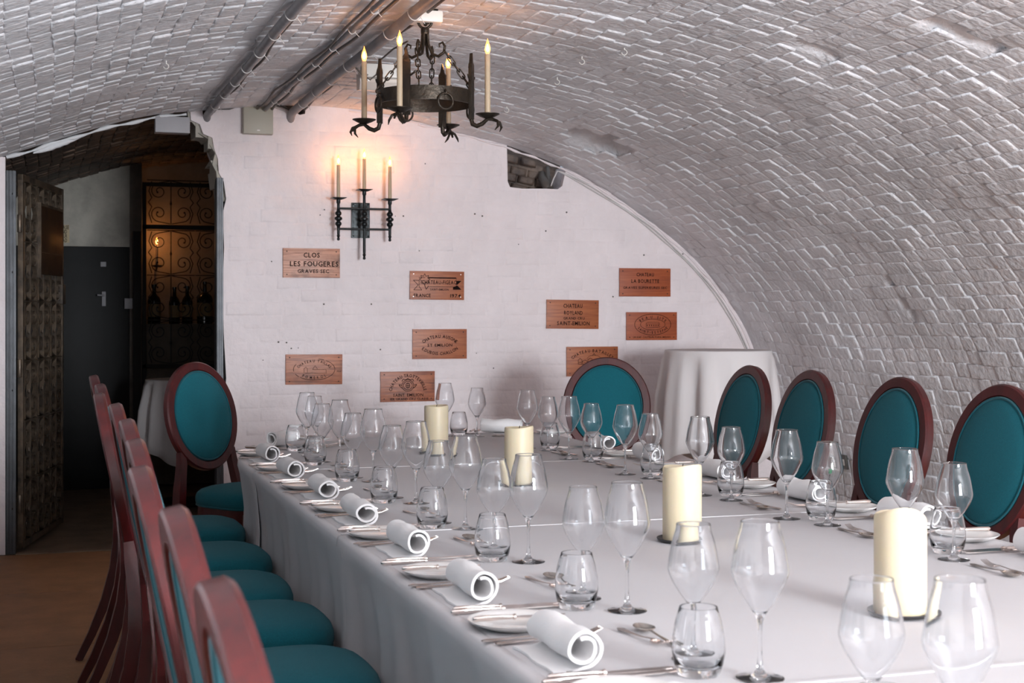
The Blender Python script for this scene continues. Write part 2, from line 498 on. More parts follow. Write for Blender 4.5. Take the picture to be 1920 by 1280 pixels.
def vault_bricks(bset, s0, s1, y0, y1, margin, jit=0.004):
    out = []; nrow = int((s1 - s0) / 0.0765)
    for r in range(nrow):
        sr = s0 + (r + 0.5) * (s1 - s0) / nrow
        x, z, tx, tz = vframe(sr)
        y = y0 + random.uniform(-0.16, 0.0); k = r % 2
        while y < y1:
            L = 0.216 if (k % 2 == 0 and random.random() < 0.7) else 0.104
            if y + L > y1 - 0.004: break
            yc = y + L / 2; k += 1; y += L + 0.0055 + random.uniform(-0.005, 0.0035)
            if yc - L / 2 < y0: continue
            s = min(s1 - 0.035, max(s0 + 0.035, sr + 0.010 * math.sin(2.2 * yc + 0.9 * sr) + 0.004 * math.sin(6 * yc + 2 * sr)))
            x, z, tx, tz = vframe(s)
            px, py = proj(x, yc, z)
            if not (-margin < px < 1920 + margin and -margin < py < 1280 + margin): continue
            if dent(s, yc)[1]: continue
            h = wave(s, yc) + random.uniform(-jit, jit) * 0.26
            a = random.uniform(-0.012, 0.012)
            ey = Vector((0, 1, 0)); es = Vector((tx, 0, tz)); en = Vector((tz, 0, -tx))
            e1 = ey * math.cos(a) + es * math.sin(a); e2 = en.cross(e1)
            M = Matrix.Identity(4)
            M.col[0][:3] = e1; M.col[1][:3] = e2; M.col[2][:3] = en; M.col[3][:3] = (x + tz * h, yc, z - tx * h)
            Z = SY * x + CY * yc
            vis = 1.0 if (0 <= px <= 1920 and 0 <= py <= 1280) else 0.0
            view = Vector((x, yc, z - EYE)); view.normalize()
            out.append((vis * L / Z ** 2 * abs(view.dot(en)), random.choice(bset[L]), M))
    return out
bs = brick_set(0.0030, 0.0054, 'vault_paint', 0.0780, wch=0.0060, tl=0.034, tw=0.010)
lay(ceiling, vault_bricks(bs, 0, S_SPLIT, 1.6, YB, 350), 'brick', 'bricks_far')
lay(wall_right, vault_bricks(bs, S_SPLIT, SMAX, 1.6, YB, 350), 'brick', 'bricks_far')
bs_c = brick_set(0.004, 0.009, 'sooty_brick', 0.073)
lay(ceiling_passage, vault_bricks(bs_c, 0, s_of_x(2.0), YB + 0.01, YC, 150), 'brick', 'bricks_far')

# ---- plaque wall (closes the vault; the doorway is left of it)
_door_side = [(0.985, 0), (0.99, 0.35), (0.983, 0.7), (1.004, 0.95), (0.99, 1.2), (0.982, 1.45), (0.992, 1.7), (0.984, 1.9),
              (1.004, 1.98), (0.99, 2.08), (0.962, 2.13), (0.957, 2.21), (0.935, 2.27), (0.925, 2.33), (0.875, 2.35), (0.855, 2.405), (0.805, 2.425)]
def _a(x0, x1, n): return [(x, vault_z(x) + 0.01) for x in np.linspace(x0, x1, n)]
# real pockets broken through the top of the wall where the conduits go in
_arc = (_a(0.80, 0.868, 3) + [(0.872, 2.462), (0.895, 2.446), (0.925, 2.460), (0.945, 2.490)] + _a(0.948, 1.333, 9)
        + [(1.345, 2.527), (1.395, 2.502), (1.428, 2.482), (1.460, 2.490)] + _a(1.464, 2.70, 26))
_notch = [(2.705, 2.13), (2.72, 2.095), (2.80, 2.088), (2.95, 2.092), (3.03, 2.09), (3.06, 2.11), (3.072, 2.16)]
_arc2 = [(x, vault_z(x) + 0.01) for x in np.linspace(3.078, 4.59, 40)]
_tail = [(4.64, 1.0), (4.64, 0)]
_arc2 = [(x + 0.012, z) for x, z in _arc2]
WALL_POLY = _door_side + _arc + _notch + _arc2 + [(4.62, 0)]
def inside(x, z, poly):
    c = False; n = len(poly)
    for i in range(n):
        (x1, z1), (x2, z2) = poly[i], poly[i - 1]
        if (z1 > z) != (z2 > z) and x < (x2 - x1) * (z - z1) / (z2 - z1) + x1: c = not c
    return c
wall_back = struct(obj('wall_back', MB().prism(WALL_POLY, YB, YB + 0.36, 'y'), 'wall_paint', smooth=None))
bs_w = brick_set(0.0010, 0.0048, 'wall_paint', 0.075, tl=0.008, tw=0.012, soft=True)
def wall_bricks():
    out = []; nrow = int(2.53 / 0.077)
    for r in range(nrow):
        z = 0.04 + r * 0.077; x = 0.9 + random.uniform(-0.16, 0); k = r % 2
        while x < 4.6:
            L = 0.216 if k % 2 == 0 else 0.104
            k += 1; xc = x + L / 2; x += L + 0.008
            if all(inside(xc + a * (L / 2 + 0.006), z + b * 0.042, WALL_POLY) for a in (-1, 1) for b in (-1, 1)):
                M = Matrix.Identity(4)
                M.col[0][:3] = (1, 0, 0); M.col[1][:3] = (0, 0, 1); M.col[2][:3] = (0, -1, 0)
                M.col[3][:3] = (xc, YB + random.uniform(-0.0012, 0.001), z)
                px, py = proj(xc, YB, z)
                out.append(((1 if 390 < px < 1440 and py < 860 else 0) * L * (12 - xc), random.choice(bs_w[L]), M))
    return out
lay(wall_back, wall_bricks(), 'brick', 'bricks_far')
# old screw holes and chips in the paint
mb = MB()
for (px, py) in ((608, 393), (600, 403), (741, 405), (756, 405), (797, 307), (786, 470), (756, 476), (893, 662), (925, 690), (972, 458),
                 (522, 641), (537, 642), (546, 653), (559, 652), (848, 512), (607, 570), (696, 570), (1207, 478), (1280, 476), (1149, 556),
                 (713, 655), (493, 675), (890, 401), (904, 405), (1062, 398), (1023, 433), (509, 490), (961, 578)):
    p = on_y(px, py, YB); r = random.uniform(0.003, 0.006)
    mb.lathe([(r, 0), (r * 0.6, 0.0015)], 7, Matrix.Translation((p.x, YB - 0.0035, p.z)) @ Matrix.Rotation(PI / 2, 4, 'X'))
o = obj('paint_chips', mb, 'cable_dark', wall_back); o['kind'] = 'stuff'
# dark brickwork inside the hole at the top of the plaque wall
mb = MB().box((2.66, YB + 0.20, 2.05), (3.12, YB + 0.24, 2.42))
obj('hole_lining', mb, 'sooty_brick', wall_back)
bs_h = brick_set(0.01, 0.04, 'sooty_brick', 0.05)
for i in range(6):
    for j in range(3):
        L = 0.104
        M = Matrix.Identity(4); M.col[0][:3] = (0.98, 0, -0.2); M.col[1][:3] = (0.2, 0, 0.98); M.col[2][:3] = (0, -1, 0)
        M.col[3][:3] = (2.72 + j * 0.115 + (i % 2) * 0.05, YB + 0.20 - random.uniform(0, 0.06), 2.12 + i * 0.055 - j * 0.02)
        if M.col[3][2] > vault_z(M.col[3][0]) - 0.01: continue
        o = bpy.data.objects.new('brick', random.choice(bs_h[L])); COL.objects.link(o); o.parent = wall_back; o.matrix_local = M
mb = MB().tube([(2.985, YB + 0.16, 2.20), (2.965, YB + 0.10, 2.16), (2.975, YB + 0.04, 2.11), (2.98, YB + 0.03, 2.095)], [0.02, 0.028, 0.03, 0.02], 10)
mb.tube([(3.015, YB + 0.15, 2.24), (2.995, YB + 0.08, 2.17), (3.0, YB + 0.03, 2.10)], [0.012, 0.016, 0.014], 8)
obj('lead_pipe', mb, 'cable_dark', wall_back)

# ---- left wall, window wall, floor, passage shell
mb = MB().box((-0.45, Y0, 0), (-0.25, YB + 0.02, 2.21))
wall_left = struct(obj('wall_left', mb, 'side_paint', smooth=None))
mb = MB().box((-0.45, YB + 0.02, 0), (-0.215, YC + 0.6, 2.3))
struct(obj('wall_passage', mb, 'corridor_paint', smooth=None))
mb = MB().box((1.95, YB + 0.36, 0), (2.15, YC + 0.6, 2.5))
struct(obj('wall_passage_right', mb, 'corridor_paint', smooth=None))
mb = MB()
def arcpoly(a, b, z): return [(a, z), (b, z)] + [(x, vault_z(x) + 0.02) for x in np.linspace(b, a, 14)]
edges = [-0.26, 1.9, 3.3, 4.58]
for k in (0, 2): mb.prism(arcpoly(edges[k], edges[k + 1], 0), Y0 - 0.25, Y0, 'y')
for k, W in enumerate(sorted(WINS, key=lambda w: w['x0'])):
    mb.box((W['x0'], Y0 - 0.25, 0), (W['x1'], Y0, W['z0'])); mb.prism(arcpoly(W['x0'], W['x1'], W['z1']), Y0 - 0.25, Y0, 'y')
    fr = MB()
    for x in (W['x0'] + 0.02, (W['x0'] + W['x1']) / 2, W['x1'] - 0.02): fr.box((x - 0.02, Y0 - 0.08, W['z0']), (x + 0.02, Y0 - 0.03, W['z1']))
    for z in (W['z0'] + 0.02, W['z1'] - 0.02): fr.box((W['x0'], Y0 - 0.085, z - 0.02), (W['x1'], Y0 - 0.025, z + 0.02))
    struct(obj('window_%d' % (k + 1), fr, 'window_frame_paint', smooth=None))
wall_front = struct(obj('wall_front', mb, 'side_paint', smooth=None))

floor = struct(obj('floor', MB().box((-0.45, Y0 - 0.3, -0.12), (4.8, YB, -0.004)), 'floor_dark', smooth=None))
seams = [Y0, -0.9, 0.3, 1.5, 2.7, 3.9, 5.05, 6.02, 7.2, 8.34]
pm = {}
for i in range(len(seams) - 1):
    for (x0, x1) in ((-0.25, 1.02), (1.02, 2.24), (2.24, 3.46), (3.46, 4.61)):
        L, B = seams[i + 1] - seams[i] - 0.004, x1 - x0 - 0.004
        key = (round(L, 3), round(B, 3))
        if key not in pm: pm[key] = MB().box((-B / 2, -L / 2, -0.004), (B / 2, L / 2, 0), bev=0.0015).mesh('floor_sheet', 30)
        obj('floor_sheet', pm[key], 'floor_brown', floor, ((x0 + x1) / 2, (seams[i] + seams[i + 1]) / 2, 0))
struct(obj('floor_passage', MB().box((-0.45, YB, -0.12), (2.2, YC + 0.6, -0.015)), 'floor_dark', smooth=None))
struct(obj('trim_1', MB().box((-0.14, YB - 0.045, -0.004), (0.95, YB + 0.02, 0.006), bev=0.003), 'floor_dark', smooth=30))

struct(obj('wall_pier', MB().box((-0.26, YB - 0.02, 0), (-0.195, YB + 0.10, 2.18)), 'wall_paint', smooth=None))
# ---- steel door jambs and rough masonry at the door head
def jamb(x0, x1, z1, name):
    m = MB(); w = (x1 - x0) / 3
    m.box((x0, YB - 0.012, 0), (x1, YB + 0.10, z1), bev=0.002)
    for k in (0.6, 1.5, 2.4): m.box((x0 + w * k - 0.004, YB - 0.018, 0), (x0 + w * k + 0.004, YB - 0.010, z1))
    o = struct(obj(name, m, 'jamb_steel', smooth=30))
    sm = MB().lathe([(0.006, 0), (0.004, 0.003)], 8, Matrix.Rotation(PI / 2, 4, 'X')).mesh('screw', 40)
    for z in (0.25, 0.9, 1.55, 1.98): obj('screw', sm, 'print_black', o, ((x0 + x1) / 2 + 0.012, YB - 0.013, z))
    return o
jamb(-0.195, -0.140, 2.107, 'trim_2'); jamb(0.948, 0.986, 2.10, 'trim_3')
mb = MB()                                          # jagged masonry stub beside the head of the opening
pp = [(0.965, 1.98), (0.952, 2.06), (0.945, 2.13), (0.925, 2.19), (0.94, 2.24), (0.905, 2.28), (0.90, 2.33), (0.845, 2.345), (0.835, 2.40), (0.79, 2.43), (0.785, 2.47)]
for k in range(len(pp) - 1):
    (x0, z0), (x1, z1) = pp[k], pp[k + 1]; q = lambda a: random.uniform(-a, a); d0, d1 = random.uniform(0.0, 0.03), random.uniform(0.2, 0.3)
    mb.add([(x0 + q(.012), YB + d0, z0 - .012), (x0 + 0.075, YB + d0 + .03, z0 - .012), (x1 + 0.075, YB + d0 + .03, z1 + .012), (x1 + q(.012), YB + d0 + q(.01), z1 + .012),
            (x0 + q(.02), YB + d1, z0 - .012), (x0 + 0.075, YB + d1, z0 - .012), (x1 + 0.075, YB + d1, z1 + .012), (x1 + q(.02), YB + d1, z1 + .012)],
           [(3, 2, 1, 0), (4, 5, 6, 7), (0, 1, 5, 4), (1, 2, 6, 5), (2, 3, 7, 6), (3, 0, 4, 7)])
obj('rubble_stone', mb, 'corridor_paint', wall_back, smooth=None)
# white mortar fillet and thin cable that follow the vault above the door
mb = MB()
pts = [(x, YB + 0.0, vault_z(x) - 0.016 + 0.004 * math.sin(23 * x)) for x in np.linspace(-0.19, 0.78, 30)]
mb.tube(pts, [0.009 + 0.004 * math.sin(i * 1.3) for i in range(30)], 7)
struct(obj('trim_4', mb, 'side_paint', smooth=60))
mb = MB().tube([(x, YB + 0.01, vault_z(x) - 0.030 + 0.005 * math.sin(11 * x)) for x in np.linspace(-0.05, 0.20, 14)],
               [0.004, 0.010, 0.016, 0.019, 0.022, 0.024, 0.021, 0.024, 0.020, 0.022, 0.016, 0.014, 0.009, 0.004], 8, sy=0.8)
struct(obj('trim_5', mb, 'side_paint', smooth=60))
# paint ridge and cables round the right-hand arc
mb = MB()
pts = [(x - 0.01, YB - 0.004, vault_z(x) - 0.012 + 0.004 * math.sin(31 * x)) for x in np.linspace(2.15, 4.42, 60)]
mb.tube(pts, [0.007 + 0.003 * math.sin(i * 2.1) for i in range(60)], 7)
struct(obj('trim_6', mb, 'wall_paint', smooth=60))
mb = MB()
pts = [(1.72 + 0.45 * t, YB - 0.004, vault_z(1.72 + 0.45 * t) - 0.006) for t in np.linspace(0, 1, 12)]
mb.tube(pts, 0.005, 6)
struct(obj('trim_7', mb, 'wall_paint', smooth=60))
# ================================================================== dining tables under white cloths
TZ = 0.75
XL, XR = 0.725, 2.315                       # long edges of the cloth-covered table
def table(y0, y1, k):
    t = thing('dining_table', 'dining table under the white cloths, %s from the plaque wall' % ORD[k], 'table', (0, 0, 0), 0, 'tables pushed together')
    obj('table_top', MB().box((XL + 0.035, y0 + 0.006, TZ - 0.035), (XR - 0.035, y1 - 0.006, TZ - 0.004), bev=0.003), 'post_wood', t, smooth=30)
    for x in (XL + 0.12, XR - 0.12):
        for y in (y0 + 0.12, y1 - 0.12):
            obj('leg', MB().box((x - 0.025, y - 0.025, 0), (x + 0.025, y + 0.025, TZ - 0.035), bev=0.004), 'post_wood', t, smooth=30)
END = [(0.725, 5.62), (0.738, 5.80), (0.775, 6.00), (0.84, 6.15), (0.93, 6.26), (1.06, 6.355), (1.25, 6.45), (1.5, 6.54), (1.75, 6.61),
       (1.98, 6.66), (2.13, 6.67), (2.23, 6.64), (2.30, 6.56), (2.33, 6.42), (2.325, 6.1), (2.315, 5.8)]
table(0.95, 2.5, 3); table(2.5, 3.95, 2); table(3.95, 5.35, 1)
t = thing('dining_table', 'round-cornered dining table under the white cloth at the plaque wall end', 'table', (0, 0, 0), 0, 'tables pushed together')
ins = [(1.52 + (x - 1.52) * 0.95, 5.35 + (y - 5.35) * 0.96) for x, y in END]
obj('table_top', MB().prism([(XL + 0.035, 5.356)] + ins + [(XR - 0.035, 5.356)], TZ - 0.035, TZ - 0.004), 'post_wood', t, smooth=None)
for p in ((0.9, 5.5), (2.15, 5.5), (1.0, 6.1), (2.1, 6.4)):
    obj('leg', MB().box((p[0] - 0.025, p[1] - 0.025, 0), (p[0] + 0.025, p[1] + 0.025, TZ - 0.035), bev=0.004), 'post_wood', t, smooth=30)

def cloth(path_list, top_poly_fn, z, label, seed, hem_y=None):
    """path_list: edge polylines over which the cloth falls, outward on the left-hand side when walked"""
    rr = random.Random(seed); mb = MB()
    for path in path_list:
        P = [Vector((a, b)) for a, b in path]
        # resample
        d = [0]
        for a, b in zip(P[:-1], P[1:]): d.append(d[-1] + (b - a).length)
        n = max(8, int(d[-1] / 0.018)); Q = []
        for i in range(n + 1):
            s = d[-1] * i / n
            k = max(j for j in range(len(d)) if d[j] <= s + 1e-9); k = min(k, len(P) - 2)
            u = (s - d[k]) / max(1e-9, d[k + 1] - d[k]); Q.append(P[k].lerp(P[k + 1], u))
        for _ in range(6): Q = [Q[0]] + [(Q[i - 1] + Q[i] * 2 + Q[i + 1]) / 4 for i in range(1, n)] + [Q[-1]]
        fold = [rr.uniform(0, 2 * PI) for _ in range(4)]
        rows = [(-0.030, 0.0), (-0.012, -0.0008), (-0.004, -0.004), (0.0, -0.012), (0.001, -0.03)] + [(None, -h) for h in (0.06, 0.1, 0.15, 0.21, 0.28, 0.36, 0.44, 0.52, 0.60, 0.66)]
        base = len(mb.v)
        for i, q in enumerate(Q):
            tq = (Q[min(i + 1, n)] - Q[max(i - 1, 0)]).normalized(); nrm = Vector((-tq.y, tq.x))
            s = d[-1] * i / n
            rip = 0.5 + 0.5 * (0.6 * math.sin(2 * PI * s / 0.41 + fold[0] + 0.9 * math.sin(2.3 * s)) + 0.4 * math.sin(2 * PI * s / 0.17 + fold[1]))
            edge = math.exp(-(min(s, d[-1] - s) / 0.06) ** 2)
            for o_, h in rows:
                if o_ is None: o_ = 0.001 - 0.026 * min(1, (-h) / 0.2) + (0.030 * (rip - 0.5) + 0.012 * edge) * min(1, (-h) / 0.35)
                mb.v.append((q.x + nrm.x * o_, q.y + nrm.y * o_, z + h))
        m = len(rows)
        for i in range(n):
            for j in range(m - 1):
                mb.f.append((base + i * m + j, base + (i + 1) * m + j, base + (i + 1) * m + j + 1, base + i * m + j + 1))
    # flat top
    tp = top_poly_fn
    if sum(a[0] * b[1] - b[0] * a[1] for a, b in zip(tp, tp[1:] + tp[:1])) < 0: tp = tp[::-1]
    b0 = len(mb.v); mb.v += [(x, y, z) for x, y in tp]; mb.f.append(tuple(range(b0, b0 + len(tp))))
    me = bpy.data.meshes.new('tablecloth'); me.from_pydata(mb.v, [], mb.f); me.update(); me.shade_smooth(); me.set_sharp_from_angle(angle=math.radians(60)); me.polygons[-1].use_smooth = False
    o = obj('tablecloth', me, 'linen')
    sm = o.modifiers.new('cloth thickness', 'SOLIDIFY'); sm.thickness = 0.0012; sm.offset = -1
    if hem_y: obj('hem', MB().box((XL + 0.01, hem_y - 0.016, z - 0.0002), (XR - 0.01, hem_y, z + 0.0016), bev=0.0006), 'linen', o, smooth=30)
    return tag(o, label, 'tablecloth', 'white tablecloths')
IN = 0.029
def mid_cloth(y0, y1, z, label, seed):
    top = [(XL + IN, y0), (XR - IN, y0), (XR - IN, y1), (XL + IN, y1)]
    return cloth([[(XL, y0), (XL, y1)], [(XR, y1), (XR, y0)]], top, z, label, seed, y1)
inner = []
_PE = [Vector(p) for p in [(XL, 5.20)] + END + [(XR, 5.20)]]
for i, p in enumerate(_PE):
    tq = (_PE[min(i + 1, len(_PE) - 1)] - _PE[max(i - 1, 0)]).normalized(); inner.append((p.x + tq.y * IN, p.y - tq.x * IN))
cloth([[(p.x, p.y) for p in _PE]], inner, TZ, 'white tablecloth with rounded corners at the plaque wall end of the table', 1)
mid_cloth(3.62, 5.27, TZ + 0.0022, 'white tablecloth holding the candle second from the plaque wall', 2)
mid_cloth(1.95, 3.69, TZ + 0.0044, 'white tablecloth holding the two candles farthest from the plaque wall', 3)
top = [(XL + IN, 0.93 + IN), (XR - IN, 0.93 + IN), (XR - IN, 1.99), (XL + IN, 1.99)]
cloth([[(XR, 1.99), (XR, 0.96), (XR - 0.03, 0.93), (XL + 0.03, 0.93), (XL, 0.96), (XL, 1.99)]], top, TZ + 0.0066,
      'white tablecloth on the table end farthest from the plaque wall', 4, 1.99)
def cloth_z(y): return TZ + (0.0 if y > 5.27 else 0.0022 if y > 3.69 else 0.0044 if y > 1.99 else 0.0066) + 0.0004

# ================================================================== chairs (local: faces +x, origin on the floor under the seat)
def build_chair():
    root = thing('dining_chair', '', 'chair')
    def plan(sc, n=40):
        out = []
        for i in range(n):
            a = 2 * PI * i / n; ca, sa = math.cos(a), math.sin(a)
            r = (abs(ca) ** 3.2 + abs(sa) ** 3.2) ** (-1 / 3.2)
            x = 0.218 * r * ca; y = r * sa * (0.212 + 0.022 * r * ca)
            out.append((x * sc, y * sc))
        return out
    mb = MB(); prof = [(0.95, 0.455), (0.985, 0.462), (1.0, 0.480), (0.995, 0.498), (0.97, 0.513), (0.90, 0.526), (0.75, 0.537), (0.5, 0.544), (0.25, 0.547)]
    for sc, z in prof: mb.v += [(x, y, z) for x, y in plan(sc)]
    for k in range(len(prof) - 1):
        for i in range(40): mb.f.append((k * 40 + i, k * 40 + (i + 1) % 40, (k + 1) * 40 + (i + 1) % 40, (k + 1) * 40 + i))
    mb.f.append(tuple((len(prof) - 1) * 40 + i for i in range(40))); mb.f.append(tuple(range(39, -1, -1)))
    seat = obj('seat_cushion', mb, 'teal_fabric', root, smooth=180)
    mp = MB().tube([(x, y, 0.460) for x, y in plan(0.975)], 0.005, 6, closed=True)
    obj('piping', mp, 'teal_piping', seat, smooth=180)
    mb = MB()
    for sc, z in ((0.93, 0.385), (0.955, 0.393), (0.955, 0.454), (0.9, 0.456)): mb.v += [(x, y, z) for x, y in plan(sc)]
    for k in range(3):
        for i in range(40): mb.f.append((k * 40 + i, k * 40 + (i + 1) % 40, (k + 1) * 40 + (i + 1) % 40, (k + 1) * 40 + i))
    mb.f.append(tuple(range(39, -1, -1)))
    obj('seat_rail', mb, 'mahogany', root, smooth=50)
    for s in (-1, 1):
        x, y = 0.185, 0.205 * s
        obj('leg', MB().lathe([(0.010, 0), (0.012, 0.01), (0.011, 0.02), (0.021, 0.33), (0.024, 0.352), (0.018, 0.362), (0.026, 0.376), (0.026, 0.44)], 16,
                              Matrix.Translation((x, y, 0))), 'mahogany', root, smooth=50)
        pts = [(-0.385, 0.178 * s, 0.0), (-0.335, 0.182 * s, 0.10), (-0.285, 0.187 * s, 0.22), (-0.250, 0.192 * s, 0.34), (-0.236, 0.196 * s, 0.44),
               (-0.236, 0.192 * s, 0.52), (-0.243, 0.178 * s, 0.58), (-0.250, 0.165 * s, 0.64), (-0.256, 0.165 * s, 0.69)]
        obj('rear_leg', MB().tube(pts, [0.013, 0.015, 0.018, 0.021, 0.022, 0.021, 0.019, 0.018, 0.014], up=(0, 1, 0), square=True), 'mahogany', root, smooth=35)
    rake = math.radians(11.5)
    M = Matrix.Translation((-0.286, 0, 0.846)) @ Matrix.Rotation(-rake, 4, 'Y')      # local: x = front of the back, y = width, z = up
    n = 56; rx, rz = 0.205, 0.234
    mb = MB(); sec = [(-0.019, -0.016), (-0.021, -0.010), (-0.021, 0.010), (-0.017, 0.017), (0.015, 0.017), (0.021, 0.010), (0.021, -0.012), (0.017, -0.016)]
    for i in range(n):
        a = 2 * PI * i / n; c, s = math.cos(a), math.sin(a)
        nx, nz = c / rx, s / rz; k = math.hypot(nx, nz); nx /= k; nz /= k
        mb.v += [(d, rx * c + nx * r, rz * s + nz * r) for r, d in sec]
    q = len(sec)
    for i in range(n):
        j = (i + 1) % n
        for k in range(q): mb.f.append((i * q + k, i * q + (k + 1) % q, j * q + (k + 1) % q, j * q + k))
    mb.v = [tuple(M @ Vector(v)) for v in mb.v]
    obj('back_frame', mb, 'mahogany', root, smooth=35)
    for side, nm in ((1, 'back_pad'), (-1, 'rear_pad')):
        mb = MB(); rings = [(1.0, 0.004), (0.97, 0.013), (0.90, 0.019), (0.75, 0.024), (0.5, 0.028), (0.25, 0.030)]
        if side < 0: rings = [(sc, 0.003 + (d - 0.004) * 0.35) for sc, d in rings]
        for sc, d in rings:
            mb.v += [(side * d, (rx - 0.018) * sc * math.cos(2 * PI * i / n), (rz - 0.018) * sc * math.sin(2 * PI * i / n)) for i in range(n)]
        for k in range(len(rings) - 1):
            for i in range(n): mb.f.append((k * n + i, k * n + (i + 1) % n, (k + 1) * n + (i + 1) % n, (k + 1) * n + i))
        mb.f.append(tuple((len(rings) - 1) * n + i for i in range(n)))
        mb.v = [tuple(M @ Vector(v)) for v in mb.v]
        pad = obj(nm, mb, 'teal_fabric', root, smooth=180)
        mp = MB().tube([M @ Vector((0.016 if side > 0 else -0.007, (rx - 0.026) * math.cos(2 * PI * i / n), (rz - 0.026) * math.sin(2 * PI * i / n))) for i in range(n)], 0.0045, 6, closed=True)
        obj('piping', mp, 'teal_piping', pad, smooth=180)
    return root
proto_chair = build_chair(); _cu = [False]
def chair(x, y, face, label, group):
    o = proto_chair if not _cu[0] else copy_tree(proto_chair); _cu[0] = True
    o.location = (x, y, 0); o.rotation_euler = (0, 0, face); o['label'] = label; o['group'] = group
    return o
LCH = [(5.57, 0.515, 0.0), (4.90, 0.513, 1.0), (4.32, 0.490, -2), (3.83, 0.513, 0), (3.26, 0.51, 0), (2.74, 0.497, 0), (2.25, 0.475, 0), (1.765, 0.485, 0), (1.27, 0.48, 0)]
for i, (y, x, a) in enumerate(LCH):
    chair(x, y, math.radians(a), 'teal oval-back chair on the doorway side, %s from the plaque wall' % ORD[i], 'chairs on the doorway side')
RCH = [(5.68, 2.625), (5.15, 2.62), (4.49, 2.61), (3.93, 2.63)]
for i, (y, x) in enumerate(RCH):
    chair(x, y, PI + math.radians((1, -1, 0, 1)[i]), 'teal oval-back chair before the curved brick wall, %s from the plaque wall' % ORD[i], 'chairs along the curved wall')
chair(0.89, 6.62, math.atan2(-0.76, 0.65), 'teal oval-back chair turned at the table corner in front of the doorway', 'chairs at the table end')
chair(2.66, 6.62, math.atan2(-0.94, -0.34), 'teal oval-back chair with its back to the plaque wall', 'chairs at the table end')

# ================================================================== place settings (local: +y towards the table centre, +x to the diner's right)
def crv(pts, n=4):
    """Catmull-Rom through profile points"""
    out = []
    P = [pts[0]] + list(pts) + [pts[-1]]
    for i in range(1, len(P) - 2):
        for k in range(n):
            t = k / n; a, b, c_, d = (np.array(P[i + q]) for q in (-1, 0, 1, 2))
            out.append(tuple(0.5 * (2 * b + (c_ - a) * t + (2 * a - 5 * b + 4 * c_ - d) * t * t + (3 * b - a - 3 * c_ + d) * t ** 3)))
    return out + [tuple(pts[-1])]
def glass_prof(h, rmax, zmax, zstem, rim, foot):
    low = [(0.0, 0.0004), (foot * 0.9, 0.0), (foot - 0.0006, 0.0002), (foot, 0.0009), (foot - 0.0004, 0.0016), (foot * 0.9, 0.0022), (foot * 0.5, 0.0040), (0.010, 0.0080), (0.0050, 0.016), (0.0037, 0.035), (0.0034, zstem * 0.72), (0.0042, zstem * 0.90)]
    bowl = [(0.0072, zstem), (0.0140, zstem + 0.010), (rmax * 0.56, zstem + (zmax - zstem) * 0.40), (rmax * 0.86, zmax - 0.014), (rmax, zmax + 0.004), (rmax * 0.975, zmax + 0.018),
            (rmax * 0.86, zmax + (h - zmax) * 0.58), (rim * 1.05, zmax + (h - zmax) * 0.86), (rim, h)]
    o = crv(bowl, 4); w = 0.0010
    inn = []
    for i, (r, z) in enumerate(o):
        a, b_ = o[max(i - 1, 0)], o[min(i + 1, len(o) - 1)]; t = np.array([b_[0] - a[0], b_[1] - a[1]]); t /= np.hypot(*t)
        inn.append((r - t[1] * w, z + t[0] * w))
    inn = [p for p in inn if p[1] > zstem + 0.007]
    rimp = [(rim - 0.00002, h - 0.0004), (rim - 0.0002, h + 0.0001), (rim - w / 2, h + 0.0003), (rim - w + 0.0002, h + 0.0001), (rim - w + 0.00002, h - 0.0004)]
    return low + o[:-1] + rimp + inn[:-1][::-1] + [(0.003, zstem + 0.0062), (0.0, zstem + 0.006)]
MESH = {}
MESH['wine_a'] = MB().lathe(glass_prof(0.2475, 0.0450, 0.163, 0.098, 0.0305, 0.0385), 36, cap=False).mesh('wine_glass', 180)
MESH['wine_b'] = MB().lathe(glass_prof(0.2250, 0.0425, 0.146, 0.088, 0.0285, 0.0365), 36, cap=False).mesh('wine_glass', 180)
MESH['tumbler'] = MB().lathe([(0, 0.0), (0.029, 0.0), (0.0315, 0.0006), (0.0335, 0.003), (0.0368, 0.011), (0.0395, 0.02), (0.0425, 0.038), (0.0415, 0.06), (0.037, 0.085), (0.0335, 0.097), (0.0305, 0.1075), (0.0303, 0.1082), (0.0298, 0.1085),
                              (0.0293, 0.1082), (0.0291, 0.1075), (0.0321, 0.097), (0.0357, 0.085), (0.0402, 0.06), (0.0411, 0.038), (0.0375, 0.022), (0.030, 0.015), (0.0, 0.0125)], 36, cap=False).mesh('water_tumbler', 180)
for k in ('wine_a', 'wine_b', 'tumbler'): MESH[k].materials.append(MATS['clear_glass'])
MESH['plate'] = MB().lathe([(0, 0.002), (0.045, 0.002), (0.05, 0.0), (0.054, 0.002), (0.075, 0.010), (0.083, 0.0155), (0.0835, 0.0165), (0.082, 0.017), (0.070, 0.0125), (0.055, 0.0065), (0.0, 0.0055)], 48, cap=False).mesh('side_plate', 60)
MESH['plate'].materials.append(MATS['china'])
